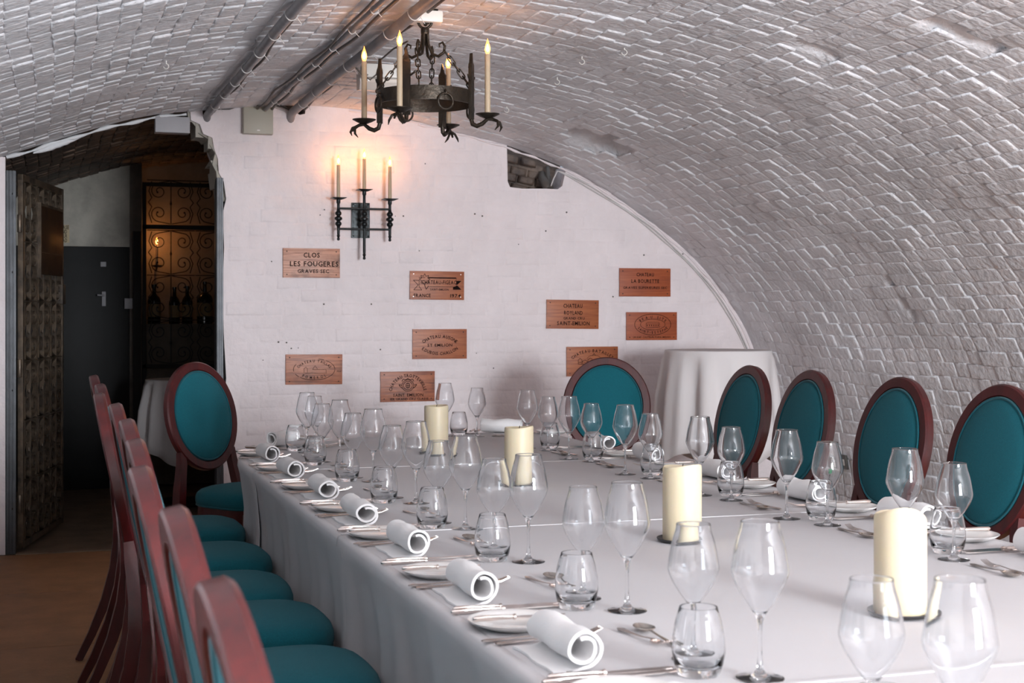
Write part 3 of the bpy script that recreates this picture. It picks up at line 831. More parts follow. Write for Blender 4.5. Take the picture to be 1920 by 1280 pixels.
def napkin_mesh(seed):
    rr = random.Random(seed); L = 0.195; R = 0.0335; th = 0.0056; sec = []
    # spiral: flat tail on the cloth, one and a half turns
    outer = []; turns = 1.55
    outer += [(-0.052, 0.0045), (-0.03, 0.0045)]
    for i in range(40):
        a = -PI / 2 + (turns * 2 * PI) * i / 39; f = i / 39
        r = R * (1 - 0.36 * f); bump = 1 + 0.10 * math.sin(a * 1.5 + seed)
        outer.append((r * math.cos(a) * bump, R + 0.0045 + r * math.sin(a) * (1.0 - 0.08 * f)))
    mb = MB(); m = len(outer); rows = 7
    nor = []
    for i in range(m):
        a, b = outer[max(i - 1, 0)], outer[min(i + 1, m - 1)]
        t = Vector((b[0] - a[0], b[1] - a[1])).normalized(); nor.append((-t.y, t.x))
    for r in range(rows):
        x = -L / 2 + L * r / (rows - 1); sag = 1 + 0.05 * math.sin(r * 1.7 + seed)
        for i, (y, z) in enumerate(outer): mb.v.append((x + rr.uniform(-.001, .001) + 0.006 * (i / m), y * sag, max(0.0035, z * (2 - sag))))
        for i, (y, z) in enumerate(outer): mb.v.append((x + 0.006 * (i / m), (y + nor[i][0] * th) * sag, max(0.0003 if i < 2 else 0.003, (z - 0.0042 if i < 2 else z * (2 - sag) + nor[i][1] * th))))
    w = 2 * m
    for r in range(rows - 1):
        for i in range(m - 1):
            mb.f.append((r * w + i, r * w + i + 1, (r + 1) * w + i + 1, (r + 1) * w + i))
            mb.f.append((r * w + m + i, (r + 1) * w + m + i, (r + 1) * w + m + i + 1, r * w + m + i + 1))
    for r in (0, rows - 1):
        for i in range(m - 1): mb.f.append((r * w + i, r * w + m + i, r * w + m + i + 1, r * w + i + 1))
    for i in (0, m - 1):
        for r in range(rows - 1): mb.f.append((r * w + i, (r + 1) * w + i, (r + 1) * w + m + i, r * w + m + i))
    me = mb.mesh('rolled_napkin', 55); me.materials.append(MATS['napkin_cloth'])
    return me
NAPS = [napkin_mesh(k) for k in range(5)]
def knife_mesh(L, dark=False):
    mb = MB(); hl = L * 0.44
    mb.tube([(0, 0, 0.006), (0, 0.004, 0.006), (0, hl * 0.3, 0.006), (0, hl * 0.8, 0.006), (0, hl * 0.97, 0.006), (0, hl, 0.006)], [0.003, 0.0058, 0.0062, 0.0048, 0.0046, 0.003], 10, sy=0.8)
    mb.tube([(0, hl * 0.98, 0.006), (0, hl * 1.03, 0.006)], 0.0058, 10)
    poly = [(-0.004, hl), (0.004, hl), (0.009, hl + 0.02), (0.0095, L * 0.85), (0.005, L * 0.97), (-0.002, L), (-0.006, L * 0.96), (-0.006, hl + 0.02)]
    mb.prism(poly, 0.0048, 0.0066)
    me = mb.mesh('knife', 40); me.materials.append(MATS['silver']); return me
def fork_mesh(L):
    mb = MB()
    mb.tube([(0, 0, 0.004), (0, 0.01, 0.004), (0, L * 0.25, 0.004), (0, L * 0.5, 0.005), (0, L * 0.68, 0.008), (0, L * 0.74, 0.006)], [0.004, 0.0075, 0.005, 0.003, 0.003, 0.008], 8, sy=0.35, up=(0, 0, 1))
    for k in (-1.5, -0.5, 0.5, 1.5):
        mb.tube([(k * 0.0052, L * 0.735, 0.006), (k * 0.0056, L * 0.8, 0.005), (k * 0.0056, L * 0.9, 0.007), (k * 0.005, L, 0.014)], [0.0022, 0.002, 0.0017, 0.001], 5)
    me = mb.mesh('fork', 50); me.materials.append(MATS['silver']); return me
def spoon_mesh(L):
    mb = MB()
    mb.tube([(0, 0, 0.004), (0, 0.01, 0.004), (0, L * 0.25, 0.004), (0, L * 0.5, 0.006), (0, L * 0.70, 0.009)], [0.004, 0.0075, 0.005, 0.003, 0.0032], 8, sy=0.35, up=(0, 0, 1))
    n = 18; a, b, yc = 0.0185, L * 0.165, L * 0.835; rings = [(1.0, 0.0095), (0.97, 0.0105), (0.8, 0.006), (0.5, 0.0025), (0.2, 0.0015)]
    vs = []
    for sc, z in rings: vs += [(a * sc * math.cos(2 * PI * i / n) * (1 - 0.12 * math.sin(2 * PI * i / n)), yc + b * sc * math.sin(2 * PI * i / n), z) for i in range(n)]
    fs = [(k * n + i, k * n + (i + 1) % n, (k + 1) * n + (i + 1) % n, (k + 1) * n + i) for k in range(len(rings) - 1) for i in range(n)]
    fs.append(tuple((len(rings) - 1) * n + i for i in range(n)))
    mb.add(vs, fs)
    me = mb.mesh('spoon', 60); me.materials.append(MATS['silver_dark']); return me
MESH['knife_l'], MESH['knife_s'], MESH['knife_b'] = knife_mesh(0.235), knife_mesh(0.215), knife_mesh(0.175)
MESH['fork_l'], MESH['fork_s'] = fork_mesh(0.205), fork_mesh(0.185)
MESH['spoon'], MESH['fork_d'] = spoon_mesh(0.175), fork_mesh(0.165)
ITEMS = [  # name, mesh, r, d, turn (deg, 0 = points away from the diner), raise, label words, category, group
    ('wine_glass', 'wine_a', 0.27, 0.343, 0, 0, 'taller clear stemmed wine glass', 'wine glass', 'taller wine glasses'),
    ('wine_glass', 'wine_b', 0.13, 0.305, 0, 0, 'shorter clear stemmed wine glass', 'wine glass', 'shorter wine glasses'),
    ('water_tumbler', 'tumbler', 0.222, 0.262, 0, 0, 'stemless clear water tumbler', 'tumbler', 'water tumblers'),
    ('side_plate', 'plate', -0.20, 0.095, 0, 0, 'round white side plate', 'plate', 'side plates'),
    ('butter_knife', 'knife_b', -0.185, 0.012, -3, 0.0165, 'silver butter knife laid on the side plate', 'knife', 'butter knives'),
    ('rolled_napkin', None, 0.055, 0.098, 0, 0, 'rolled white linen napkin', 'napkin', 'rolled napkins'),
    ('dinner_knife', 'knife_l', 0.208, 0.008, 0, 0, 'long silver dinner knife', 'knife', 'dinner knives'),
    ('starter_knife', 'knife_s', 0.182, 0.020, 0, 0, 'shorter silver knife inside the dinner knife', 'knife', 'starter knives'),
    ('dinner_fork', 'fork_l', -0.062, 0.015, 5, 0, 'long silver dinner fork by the napkin', 'fork', 'dinner forks'),
    ('starter_fork', 'fork_s', -0.092, 0.005, 6, 0, 'short silver fork outside the dinner fork', 'fork', 'starter forks'),
    ('dessert_spoon', 'spoon', 0.055, 0.312, 90, 0, 'silver dessert spoon above the napkin', 'spoon', 'dessert spoons'),
    ('dessert_fork', 'fork_d', -0.115, 0.268, -82, 0, 'small silver dessert fork above the napkin', 'fork', 'dessert forks'),
]
_nn = [0]
def setting(cx, cy, fx, fy, where, only=None):
    k = math.hypot(fx, fy); fx /= k; fy /= k
    R = Vector((fy, -fx)); F = Vector((fx, fy)); ang = math.atan2(fy, fx) - PI / 2
    sc = random.Random(_nn[0]); _nn[0] += 1
    for (nm, mk, r, d, turn, up, words, cat, grp) in ITEMS:
        if only and nm not in only: continue
        jr, jd, jt = sc.uniform(-0.005, 0.005), sc.uniform(-0.005, 0.005), sc.uniform(-2.5, 2.5)
        if nm == 'butter_knife': jr = jd = 0
        p = Vector((cx, cy)) + R * (r + jr) + F * (d + jd)
        me = MESH[mk] if mk else NAPS[_nn[0] % 5]
        rot = ang + math.radians(turn + jt)
        if nm in ('wine_glass', 'water_tumbler', 'side_plate'): rot = ang
        o = obj(nm, me, None, None, (p.x, p.y, cloth_z(p.y) + up), (0, 0, rot))
        tag(o, words + ', ' + where, cat, grp)
LY = [5.66, 5.08, 4.50, 3.945, 3.41, 2.84, 2.303, 1.77]
for i, y in enumerate(LY): setting(XL, y, 1, 0, '%s doorway-side setting from plaque wall' % ORD[i])
RYS = [5.56, 5.06, 4.48, 3.865, 3.307, 2.73]
for i, y in enumerate(RYS): setting(XR, y, -1, 0, '%s curved-wall-side setting from plaque wall' % ORD[i])
setting(0.955, 6.345, 0.75, -0.66, 'table-end setting nearest the doorway')
setting(2.195, 6.655, -0.5, -0.866, 'table-end setting under the plaques')

# ---- pillar candles on dark dishes
def pillar(px, py, where, h, melted, seed):
    p = on_z(px, py, TZ); rr = random.Random(seed); z0 = cloth_z(p.y)
    d = obj('candle_dish', MB().lathe([(0, 0), (0.046, 0), (0.060, 0.003), (0.064, 0.009), (0.0635, 0.010), (0.058, 0.006), (0.045, 0.004), (0, 0.004)], 36, cap=False), 'slate_dish', None, (p.x, p.y, z0))
    tag(d, 'small dark dish under the pillar candle ' + where, 'dish', 'candle dishes')
    t = thing('pillar_candle', 'thick cream pillar candle ' + where, 'candle', (p.x, p.y, z0 + 0.0042), 0, 'pillar candles')
    n = 40; mb = MB(); R = 0.049
    prof = [(0.94, 0), (1.0, 0.004), (1.0, h * 0.5), (1.0, h - 0.008), (0.985, h - 0.003), (0.95, h), (0.88, h - 0.002), (0.6, h - 0.010), (0.15, h - 0.013), (0.0, h - 0.013)]
    for r, z in prof:
        for i in range(n):
            a = 2 * PI * i / n; dz = 0
            if z > h * 0.7: dz = melted * (0.5 * math.sin(a + seed) + 0.35 * math.sin(2 * a + 1.3 * seed) - 0.3) * 0.02 * (1 if r > 0.7 else 0.5)
            mb.v.append((R * r * math.cos(a), R * r * math.sin(a), z + dz))
    for k in range(len(prof) - 1):
        for i in range(n): mb.f.append((k * n + i, k * n + (i + 1) % n, (k + 1) * n + (i + 1) % n, (k + 1) * n + i))
    mb.f.append(tuple(range(n - 1, -1, -1)))
    obj('wax', mb, 'wax', t, smooth=50)
    obj('wick', MB().tube([(0, 0, h - 0.016), (0.001, 0, h - 0.008), (0.003, 0.001, h + 0.002)], 0.0012, 6), 'wick', t)
pillar(818, 853, 'nearest the plaque wall', 0.198, 0.15, 1)
pillar(973, 909, 'second from the plaque wall', 0.190, 0.25, 2)
pillar(1279, 1018, 'third from the plaque wall', 0.188, 0.4, 3)
pillar(1688, 1157, 'farthest from the plaque wall, its rim melted', 0.196, 1.0, 4)

# ---- tall draped round tables
def draped(name, x, y, R, h, hem, material, label, seed):
    t = thing(name, label, 'table', (x, y, 0))
    obj('table_top', MB().lathe([(0, h - 0.03), (R - 0.01, h - 0.03), (R - 0.006, h - 0.004), (0, h - 0.004)], 40, cap=False), 'post_wood', t)
    obj('pedestal', MB().lathe([(0.22, 0), (0.22, 0.015), (0.05, 0.03), (0.03, 0.06), (0.03, h - 0.03)], 24), 'wrought_iron', t)
    rr = random.Random(seed); n = 180; rows = [(R - 0.012, 0.0), (R - 0.003, -0.001), (R, -0.006), (R + 0.001, -0.02)] + [(None, -q) for q in (0.05, 0.1, 0.16, 0.24, 0.33, 0.43, 0.53, 0.60)]
    ph = [rr.uniform(0, 6.28) for _ in range(4)]; mb = MB(); H = h - hem
    for r, dz in rows:
        for i in range(n):
            a = 2 * PI * i / n
            fold = (0.6 * math.sin(11 * a + ph[0] + 0.8 * math.sin(2 * a + ph[2])) + 0.4 * math.sin(15 * a + ph[1]))
            fold = math.copysign(abs(fold) ** 0.7, fold)
            if r is None:
                f = -dz / 0.6; rad = R + 0.006 + 0.05 * f + 0.042 * fold * min(1, f * 2.6) * (0.6 + 0.4 * math.sin(a * 2 + 1)); z = h + dz / 0.6 * (H + 0.05 * math.cos(4 * a + 0.6))
            else: rad, z = r, h + dz
            mb.v.append((rad * math.cos(a), rad * math.sin(a), z))
    for k in range(len(rows) - 1):
        for i in range(n): mb.f.append((k * n + i, k * n + (i + 1) % n, (k + 1) * n + (i + 1) % n, (k + 1) * n + i))
    mb.f.append(tuple(range(n)))
    o = obj('draped_cloth', mb, material, None, (x, y, 0), smooth=70)
    sm = o.modifiers.new('cloth thickness', 'SOLIDIFY'); sm.thickness = 0.0012; sm.offset = -1
    return o
o = draped('poseur_table', 3.665, 7.45, 0.305, 1.115, 0.50, 'linen_draped', 'tall round table under a pale cloth beside the plaque wall', 3)
tag(o, 'pale cloth falling in folds over the tall round table', 'tablecloth')
# ================================================================== wine-crate panels on the plaque wall
for nm, a, b, st in (('crate_worn', (0.62, 0.30, 0.19), (0.27, 0.085, 0.04), 0.75), ('crate_grain', (0.50, 0.17, 0.075), (0.21, 0.05, 0.016), 0.5),
                     ('crate_brown', (0.42, 0.12, 0.034), (0.26, 0.06, 0.016), 0.2), ('crate_burnt', (0.42, 0.125, 0.048), (0.20, 0.045, 0.016), 0.7),
                     ('crate_red', (0.38, 0.085, 0.022), (0.25, 0.045, 0.012), 0.15)):
    wood_mat(nm, a, b, st)
NAIL = {k: MB().lathe([(0.0038, 0), (0.003, 0.001)], 8, Matrix.Rotation(PI / 2, 4, 'X')).mesh('nail', 40) for k in ('print_black', 'silver')}
for k in NAIL: NAIL[k].materials.append(MATS[k])
def panel(pa, pb, material, label, draw, nails='print_black', tilt=0.0):
    A, B = on_y(*pa, YB), on_y(*pb, YB); w, h = B.x - A.x, A.z - B.z
    t = thing('crate_panel', label, 'wooden sign', ((A.x + B.x) / 2, YB - 0.005, (A.z + B.z) / 2), 0, 'wine-crate panels')
    t.rotation_euler = (0, tilt, 0)
    mb = MB().box((-w / 2, -0.010, -h / 2), (w / 2, 0, h / 2), bev=0.0012)
    obj('board', mb, material, t, smooth=30)
    m = Print(); draw(m, w, h); m.build('print_dark', t, (0, -0.0104, 0))
    for sx in (-1, 1):
        for sz in (-1, 1): obj('nail', NAIL[nails], None, t, (sx * (w / 2 - 0.022), -0.010, sz * (h / 2 - 0.018)))
def d_clos(m, w, h):
    text_line(m, 'CLOS', 0.0, 0.047, 0.040, 0.095); text_line(m, 'LES FOUGERES', 0.015, -0.004, 0.040, 0.285); text_line(m, 'GRAVES SEC', 0.01, -0.047, 0.030, 0.185)
def d_figeac(m, w, h):
    text_line(m, 'CHATEAU-FIGEAC', 0.012, 0.020, 0.032, 0.215); text_line(m, 'SAINT-EMILION', 0.014, -0.024, 0.016, 0.115)
    text_line(m, 'FRANCE', -0.145, -0.060, 0.028, 0.105, left=True); text_line(m, '1974', 0.082, -0.060, 0.028, 0.065, left=True)
    for z, wd in ((0.046, 0.007), (-0.007, 0.0025)): stroke(m, [(-0.055, z), (0.118, z)], wd)
    stroke(m, [(-0.115, 0.046), (-0.075, 0.046)], 0.003); stroke(m, [(0.118, 0.048), (0.120, -0.008)], 0.002)
    stroke(m, [(-0.148, 0.030), (-0.112, 0.030), (-0.112, -0.008), (-0.095, -0.028), (-0.145, -0.028), (-0.118, 0.002), (-0.148, 0.030)], 0.003)
    m.begin(False); m.add([(0.120, 0, 0.030), (0.152, 0, 0.030), (0.126, 0, 0.006), (0.120, 0, 0.006)], [(0, 1, 2, 3)])
    m.add([(0.098, 0, -0.024), (0.098, 0, -0.010), (0.126, 0, 0.002), (0.152, 0, -0.024)], [(0, 1, 2, 3)])
    pts = []
    for i in range(16):
        r = 0.034 if i % 2 == 0 else 0.020; a = 2 * PI * i / 16; pts.append((-0.078 + r * math.cos(a), 0.036 + r * math.sin(a)))
    stroke(m, pts + [pts[0]], 0.003); stroke(m, [(-0.078, 0.002), (-0.068, -0.024), (-0.055, -0.004)], 0.004)
def d_ausone(m, w, h):
    text_arc(m, 'CHATEAU AUSONE', 0.0, -0.045, 0.135, 0.092, 142, 38, 0.027); text_line(m, 'ST EMILION', 0.0, -0.006, 0.024, 0.155)
    text_arc(m, 'E.DUBOIS CHALLON', 0.0, 0.035, 0.140, 0.092, 220, 320, 0.026, under=True)
def d_pomerol(m, w, h):
    for a0, a1 in ((0, 55), (62, 78), (150, 190), (205, 222), (228, 358)): stroke(m, ell(0.0, 0.0, 0.122, 0.062, 24, a0, a1), 0.003)
    text_arc(m, 'CHATEAU TAILLAS', 0.0, -0.012, 0.104, 0.062, 158, 22, 0.021); text_arc(m, 'POMEROL', 0.0, 0.004, 0.098, 0.052, 225, 315, 0.022, under=True)
    stroke(m, [(-0.055, -0.022), (0.075, -0.022)], 0.002); stroke(m, [(-0.06, -0.02), (-0.06, 0.004), (-0.05, 0.014), (-0.04, 0.004), (-0.04, -0.02)], 0.002)
    stroke(m, [(-0.01, 0.0), (0.005, 0.022), (0.02, 0.0), (-0.01, 0.0)], 0.002); stroke(m, [(0.02, 0.0), (0.07, 0.0), (0.07, -0.02)], 0.002)
    text_line(m, '75cl', 0.145, -0.012, 0.010, 0.024)
def d_trotte(m, w, h):
    text_arc(m, 'CHATEAU TROTTEVIEILLE', 0.0, -0.040, 0.108, 0.106, 172, 8, 0.026)
    text_line(m, 'SAINT', -0.055, -0.050, 0.024, 0.070); text_line(m, 'EMILION', 0.045, -0.050, 0.024, 0.100); text_line(m, '1ER GRAND CRU CLASSE', 0.01, -0.074, 0.018, 0.235)
    for r in (0.036, 0.027): stroke(m, ell(0, 0.006, r, r * 0.95, 28), 0.0035)
    stroke(m, ell(0, 0.006, 0.012, 0.015, 14), 0.004); stroke(m, [(-0.012, 0.006), (0.012, 0.006)], 0.003); stroke(m, [(0, -0.009), (0, 0.021)], 0.003)
    for s in (-1, 1):
        stroke(m, [(s * 0.036, 0.03), (s * 0.03, 0.044), (s * 0.012, 0.04), (0, 0.048)], 0.004); stroke(m, [(s * 0.036, 0.008), (s * 0.055, 0.012), (s * 0.045, -0.002), (s * 0.034, -0.01)], 0.004)
def d_royland(m, w, h):
    text_line(m, 'CHATEAU', 0.0, 0.053, 0.034, 0.125); text_line(m, 'ROYLAND', 0.003, 0.010, 0.034, 0.122)
    text_line(m, 'GRAND CRU', 0.008, -0.024, 0.021, 0.140); text_line(m, 'SAINT-EMILION', 0.004, -0.055, 0.033, 0.215)
def d_batailley(m, w, h):
    text_arc(m, 'CHATEAU BATAILLEY', 0.0, -0.055, 0.175, 0.122, 142, 38, 0.026)
    stroke(m, [(-0.095, -0.016), (0.09, -0.016)], 0.003)
    for x0, x1, z1 in ((-0.095, -0.07, 0.010), (-0.07, -0.03, -0.001), (-0.03, 0.0, 0.012), (0.0, 0.06, 0.004), (0.06, 0.09, 0.014)):
        stroke(m, [(x0, -0.016), (x0, z1), ((x0 + x1) / 2, z1 + 0.010), (x1, z1), (x1, -0.016)], 0.0028)
        for k in range(3): stroke(m, [(x0 + 0.006 + k * (x1 - x0 - 0.008) / 2.5, -0.008), (x0 + 0.006 + k * (x1 - x0 - 0.008) / 2.5, -0.001)], 0.004)
    stroke(m, ell(0.01, 0.005, 0.05, 0.034, 20, 20, 160), 0.002)
    stroke(m, [(0.0, 0.036), (0.01, 0.05), (0.02, 0.036)], 0.003)
    text_line(m, 'PAUILLAC', 0.0, -0.060, 0.022, 0.12)
def d_bourette(m, w, h):
    text_line(m, 'CHATEAU', 0.0, 0.050, 0.031, 0.118); text_line(m, 'LA BOURETTE', 0.0, 0.009, 0.031, 0.190); text_line(m, 'GRAVES SUPERIEURES SEC', 0.0, -0.033, 0.020, 0.300)
def d_beausite(m, w, h):
    stroke(m, ell(0.006, 0.010, 0.124, 0.066), 0.003); stroke(m, ell(0.006, 0.010, 0.085, 0.034), 0.0026)
    text_arc(m, 'BEAU SITE', 0.006, 0.006, 0.104, 0.052, 152, 28, 0.024); text_arc(m, 'SAINT-ESTEPHE', 0.006, 0.012, 0.106, 0.052, 203, 337, 0.022, under=True)
    stroke(m, [(-0.04, -0.008), (0.052, -0.008), (0.052, 0.014), (-0.04, 0.014), (-0.04, -0.008)], 0.002); stroke(m, [(-0.04, 0.014), (-0.034, 0.024), (0.046, 0.024), (0.052, 0.014)], 0.002)
    for k in range(6): stroke(m, [(-0.032 + k * 0.015, 0.0), (-0.032 + k * 0.015, 0.009)], 0.005)
    text_line(m, 'GRAND CASTELIN PARIS MEDOC', 0.0, -0.069, 0.014, 0.26)
panel((530, 465), (636.5, 521), 'crate_worn', 'worn sun-bleached crate panel, three straight lettering lines, below the wall sconce', d_clos)
panel((767.5, 508), (869, 562), 'crate_brown', 'orange-brown crate panel with ribbon banner print and shiny nails', d_figeac, 'silver', 0.008)
panel((772.5, 617), (874, 672), 'crate_brown', 'orange-brown crate panel with lettering arched above and below a straight line', d_ausone)
panel((535, 664.5), (641, 719.5), 'crate_grain', 'streaky grained crate panel with broken oval print around a faint building', d_pomerol, 'print_black', 0.006)
panel((712.5, 696.5), (814, 751.5), 'crate_burnt', 'scorched-edged crate panel with lettering arched over a round crest', d_trotte)
panel((1023.5, 562), (1121, 616), 'crate_brown', 'orange-brown crate panel with four straight lines of bold lettering', d_royland, 'print_black', 0.012)
panel((1061, 650), (1157, 704), 'crate_brown', 'crate panel with castle drawing, partly behind the end chair', d_batailley)
panel((1160, 502.5), (1255.5, 556), 'crate_red', 'reddish crate panel with three straight lettering lines, highest on the curved-wall side', d_bourette)
panel((1173, 585), (1267.5, 637), 'crate_red', 'reddish crate panel with double oval print around a small house', d_beausite)

# ================================================================== electric candles
def bulb(parent, x, y, z, s=1.0, power=1.2, light=True):
    g = obj('bulb', MB().lathe([(0.0055, 0), (0.0095, 0.010), (0.0115, 0.020), (0.010, 0.032), (0.006, 0.045), (0.0022, 0.058), (0.0004, 0.064)], 14), 'bulb_glow', parent, (x, y, z), smooth=180)
    g.scale = (s, s, s)
    f = obj('filament', MB().lathe([(0.0, 0.010), (0.0042, 0.014), (0.0055, 0.021), (0.0042, 0.029), (0.0012, 0.040), (0, 0.042)], 10, cap=False), 'bulb_core', g, smooth=180)
    if light:
        ld = bpy.data.lights.new('bulb_light', 'POINT'); ld.energy = power; ld.color = (1.0, 0.43, 0.14); ld.shadow_soft_size = 0.014
        lo = bpy.data.objects.new('bulb_light', ld); COL.objects.link(lo); lo.parent = parent; lo.location = (x, y, z + 0.024)
def sleeve(parent, x, y, z0, z1, r=0.0105):
    return obj('candle_sleeve', MB().lathe([(r * 0.98, z0), (r, z0 + 0.004), (r * 0.92, z1 - 0.004), (r * 0.8, z1)], 16, Matrix.Translation((x, y, 0))), 'candle_sleeve', parent, smooth=50)

# ---- wall sconce
YS = YB - 0.115
c0 = on_y(683, 400, YS)
sc = thing('wall_sconce', 'black iron three-candle sconce on the plaque wall', 'wall lamp', (c0.x, YB, 0))
zz = lambda px, py: on_y(px, py, YS).z
M_ = Matrix.Translation
xo = 0.153; pl = [(-xo, zz(631.5, 371), zz(631.5, 306)), (0.0, zz(683, 357), zz(683, 297)), (xo, zz(730, 376), zz(730, 314))]
zl, zc, zr = pl[0][1], pl[1][1], pl[2][1]; zl = zr = (zl + zr) / 2
yy = -0.115
pz1, pz0 = on_y(661, 380, YB).z, on_y(661, 446, YB).z
mb = MB().box((-0.055, -0.016, pz0), (0.055, -0.004, pz1), bev=0.003)
for (a, b) in (((-0.048, pz0 + 0.008), (-0.040, pz1 - 0.008)), ((0.040, pz0 + 0.008), (0.048, pz1 - 0.008))): mb.box((a[0], -0.020, a[1]), (b[0], -0.014, b[1]))
for z in (pz0 + 0.008, pz1 - 0.014): mb.box((-0.048, -0.020, z), (0.048, -0.014, z + 0.006))
obj('back_plate', mb, 'sconce_iron', sc, smooth=30)
zu, zd = zz(683, 391.5), zz(683, 429.5)
for z in (zu, zd): obj('cross_bar', MB().tube([(-xo, yy, z), (xo, yy, z)], 0.0065, 10), 'sconce_iron', sc, smooth=60)
obj('wall_arm', MB().tube([(0, -0.01, (zu + zd) / 2), (0, yy, (zu + zd) / 2)], 0.012, 12), 'sconce_iron', sc, smooth=60)
for x, zp, zb in ((-xo, zl, zz(631.5, 451)), (0, zc, zz(683, 487)), (xo, zr, zz(730, 453))):
    zm = (zu + zd) / 2
    prof = [(0.0, zb), (0.007, zb + 0.003), (0.009, zb + 0.010), (0.006, zb + 0.018), (0.0085, zb + 0.024), (0.010, zb + 0.032), (0.007, zb + 0.036), (0.0085, zb + 0.042), (0.0085, zm - 0.058)]
    for dz in (-0.030, 0.0, 0.030):
        w = 0.0225 if dz == 0 else 0.0185
        prof += [(0.011, zm + dz - 0.014), (w, zm + dz - 0.005), (w, zm + dz + 0.005), (0.011, zm + dz + 0.014)]
    prof += [(0.0085, zm + 0.058), (0.0085, zp - 0.030), (0.012, zp - 0.024), (0.012, zp - 0.004), (0.0, zp - 0.004)]
    obj('turned_stem', MB().lathe(prof, 18, M_((x, yy, 0)), cap=False), 'sconce_iron', sc, smooth=40)
    mb = MB()
    mb.add([(x - 0.042, yy - 0.042, zp + 0.006), (x + 0.042, yy - 0.042, zp + 0.006), (x + 0.042, yy + 0.042, zp + 0.006), (x - 0.042, yy + 0.042, zp + 0.006),
            (x - 0.02, yy - 0.02, zp - 0.003), (x + 0.02, yy - 0.02, zp - 0.003), (x + 0.02, yy + 0.02, zp - 0.003), (x - 0.02, yy + 0.02, zp - 0.003)],
           [(0, 1, 5, 4), (1, 2, 6, 5), (2, 3, 7, 6), (3, 0, 4, 7), (4, 5, 6, 7)])
    o = obj('drip_tray', mb, 'sconce_iron', sc, smooth=None); m_ = o.modifiers.new('t', 'SOLIDIFY'); m_.thickness = 0.0025
    h = 0.197 if x else 0.186
    sleeve(sc, x, yy, zp, zp + h, 0.0112)
    bulb(sc, x, yy, zp + h - 0.002, 1.0, 1.25)

# ---- wrought-iron chandelier
CX, CYY = 1.44, 5.53
ch = thing('chandelier', 'wrought-iron ring chandelier with four candle bulbs', 'chandelier', (CX, CYY, 0), 0)
RW, ZB0, ZB1 = 0.190, 2.147, 2.201
mb = MB(); n = 72
for r, z in ((RW, ZB0), (RW, ZB1), (RW - 0.005, ZB1), (RW - 0.005, ZB0)): mb.v += [(r * math.cos(2 * PI * i / n), r * math.sin(2 * PI * i / n), z) for i in range(n)]
for k in range(4):
    for i in range(n): mb.f.append((k * n + i, k * n + (i + 1) % n, ((k + 1) % 4) * n + (i + 1) % n, ((k + 1) % 4) * n + i))
obj('ring_band', mb, 'wrought_iron', ch, smooth=30)
phi0 = -YAW - math.radians(18)
PANR = 0.262; ZP = 2.096
arm_mb = MB()
arm_mb.box((RW - 0.003, -0.015, 2.085), (RW + 0.012, 0.015, 2.30), bev=0.003)                       # upright
arm_mb.prism([(-0.011, 2.295), (0.011, 2.295), (0.0, 2.345)], RW - 0.002, RW + 0.010, 'x')            # spear point
arm_mb.prism([(-0.016, 2.285), (0.016, 2.285), (0.010, 2.305), (-0.010, 2.305)], RW - 0.003, RW + 0.011, 'x')
for s in (-1, 1):                                                                                       # little curled leaves
    pts = [(RW + 0.004, s * (0.012 + 0.026 * math.sin(t * PI * 0.75)), 2.235 + 0.035 * t - 0.022 * max(0, t - 0.6) * 3) for t in np.linspace(0, 1, 9)]
    arm_mb.tube(pts, [0.004, 0.004, 0.004, 0.004, 0.0038, 0.0034, 0.003, 0.0026, 0.002], 6)
pts = [(RW + 0.005, 0, 2.11), (RW + 0.004, 0, 2.085), (RW + 0.010, 0, 2.066), (RW + 0.028, 0, 2.058), (RW + 0.05, 0, 2.066), (PANR, 0, ZP - 0.012), (PANR + 0.02, 0, ZP - 0.014),
       (PANR + 0.04, 0, ZP - 0.022), (PANR + 0.052, 0, ZP - 0.038)]
arm_mb.tube(pts, [0.008, 0.0085, 0.009, 0.009, 0.0085, 0.007, 0.007, 0.006, 0.004], 10)
for s in (-1, 1):                                                                                       # fish-tail end
    pts = [(PANR + 0.028, s * 0.003, ZP - 0.018), (PANR + 0.046, s * 0.012, ZP - 0.026), (PANR + 0.050, s * 0.022, ZP - 0.045), (PANR + 0.040, s * 0.030, ZP - 0.060)]
    arm_mb.tube(pts, [0.005, 0.0055, 0.005, 0.0015], 6)
arm_me = arm_mb.mesh('arm', 40); arm_me.materials.append(MATS['wrought_iron'])
pan_me = MB().lathe([(0, -0.010), (0.012, -0.010), (0.030, -0.003), (0.047, 0.006), (0.0475, 0.008), (0.030, 0.001), (0.013, -0.004), (0, -0.004)], 24, cap=False).mesh('drip_pan', 40)
pan_me.materials.append(MATS['wrought_iron'])
sc_rod = MB()
zt, zs = 2.441, 2.372
pts = [(0.010, 0, zt), (0.014, 0, zt - 0.05), (0.030, 0, zs - 0.022), (0.056, 0, zs - 0.032), (0.080, 0, zs - 0.018), (0.084, 0, zs + 0.006), (0.074, 0, zs + 0.022), (0.060, 0, zs + 0.016), (0.062, 0, zs + 0.004)]
sc_rod.tube(pts, [0.006, 0.006, 0.0062, 0.0062, 0.006, 0.0055, 0.005, 0.004, 0.003], 8)
rod_me = sc_rod.mesh('scroll_rod', 60); rod_me.materials.append(MATS['wrought_iron'])
link = MB(); lp = []
for i in range(16):
    a = 2 * PI * i / 16; lp.append((0.0085 * math.cos(a), 0, 0.012 * math.sin(a) + math.copysign(0.010, math.sin(a)) if abs(math.sin(a)) > 1e-6 else 0))
link.tube([(p[0], p[1], p[2]) for p in lp], 0.0028, 6, closed=True)
link_me = link.mesh('chain_link', 60); link_me.materials.append(MATS['wrought_iron'])
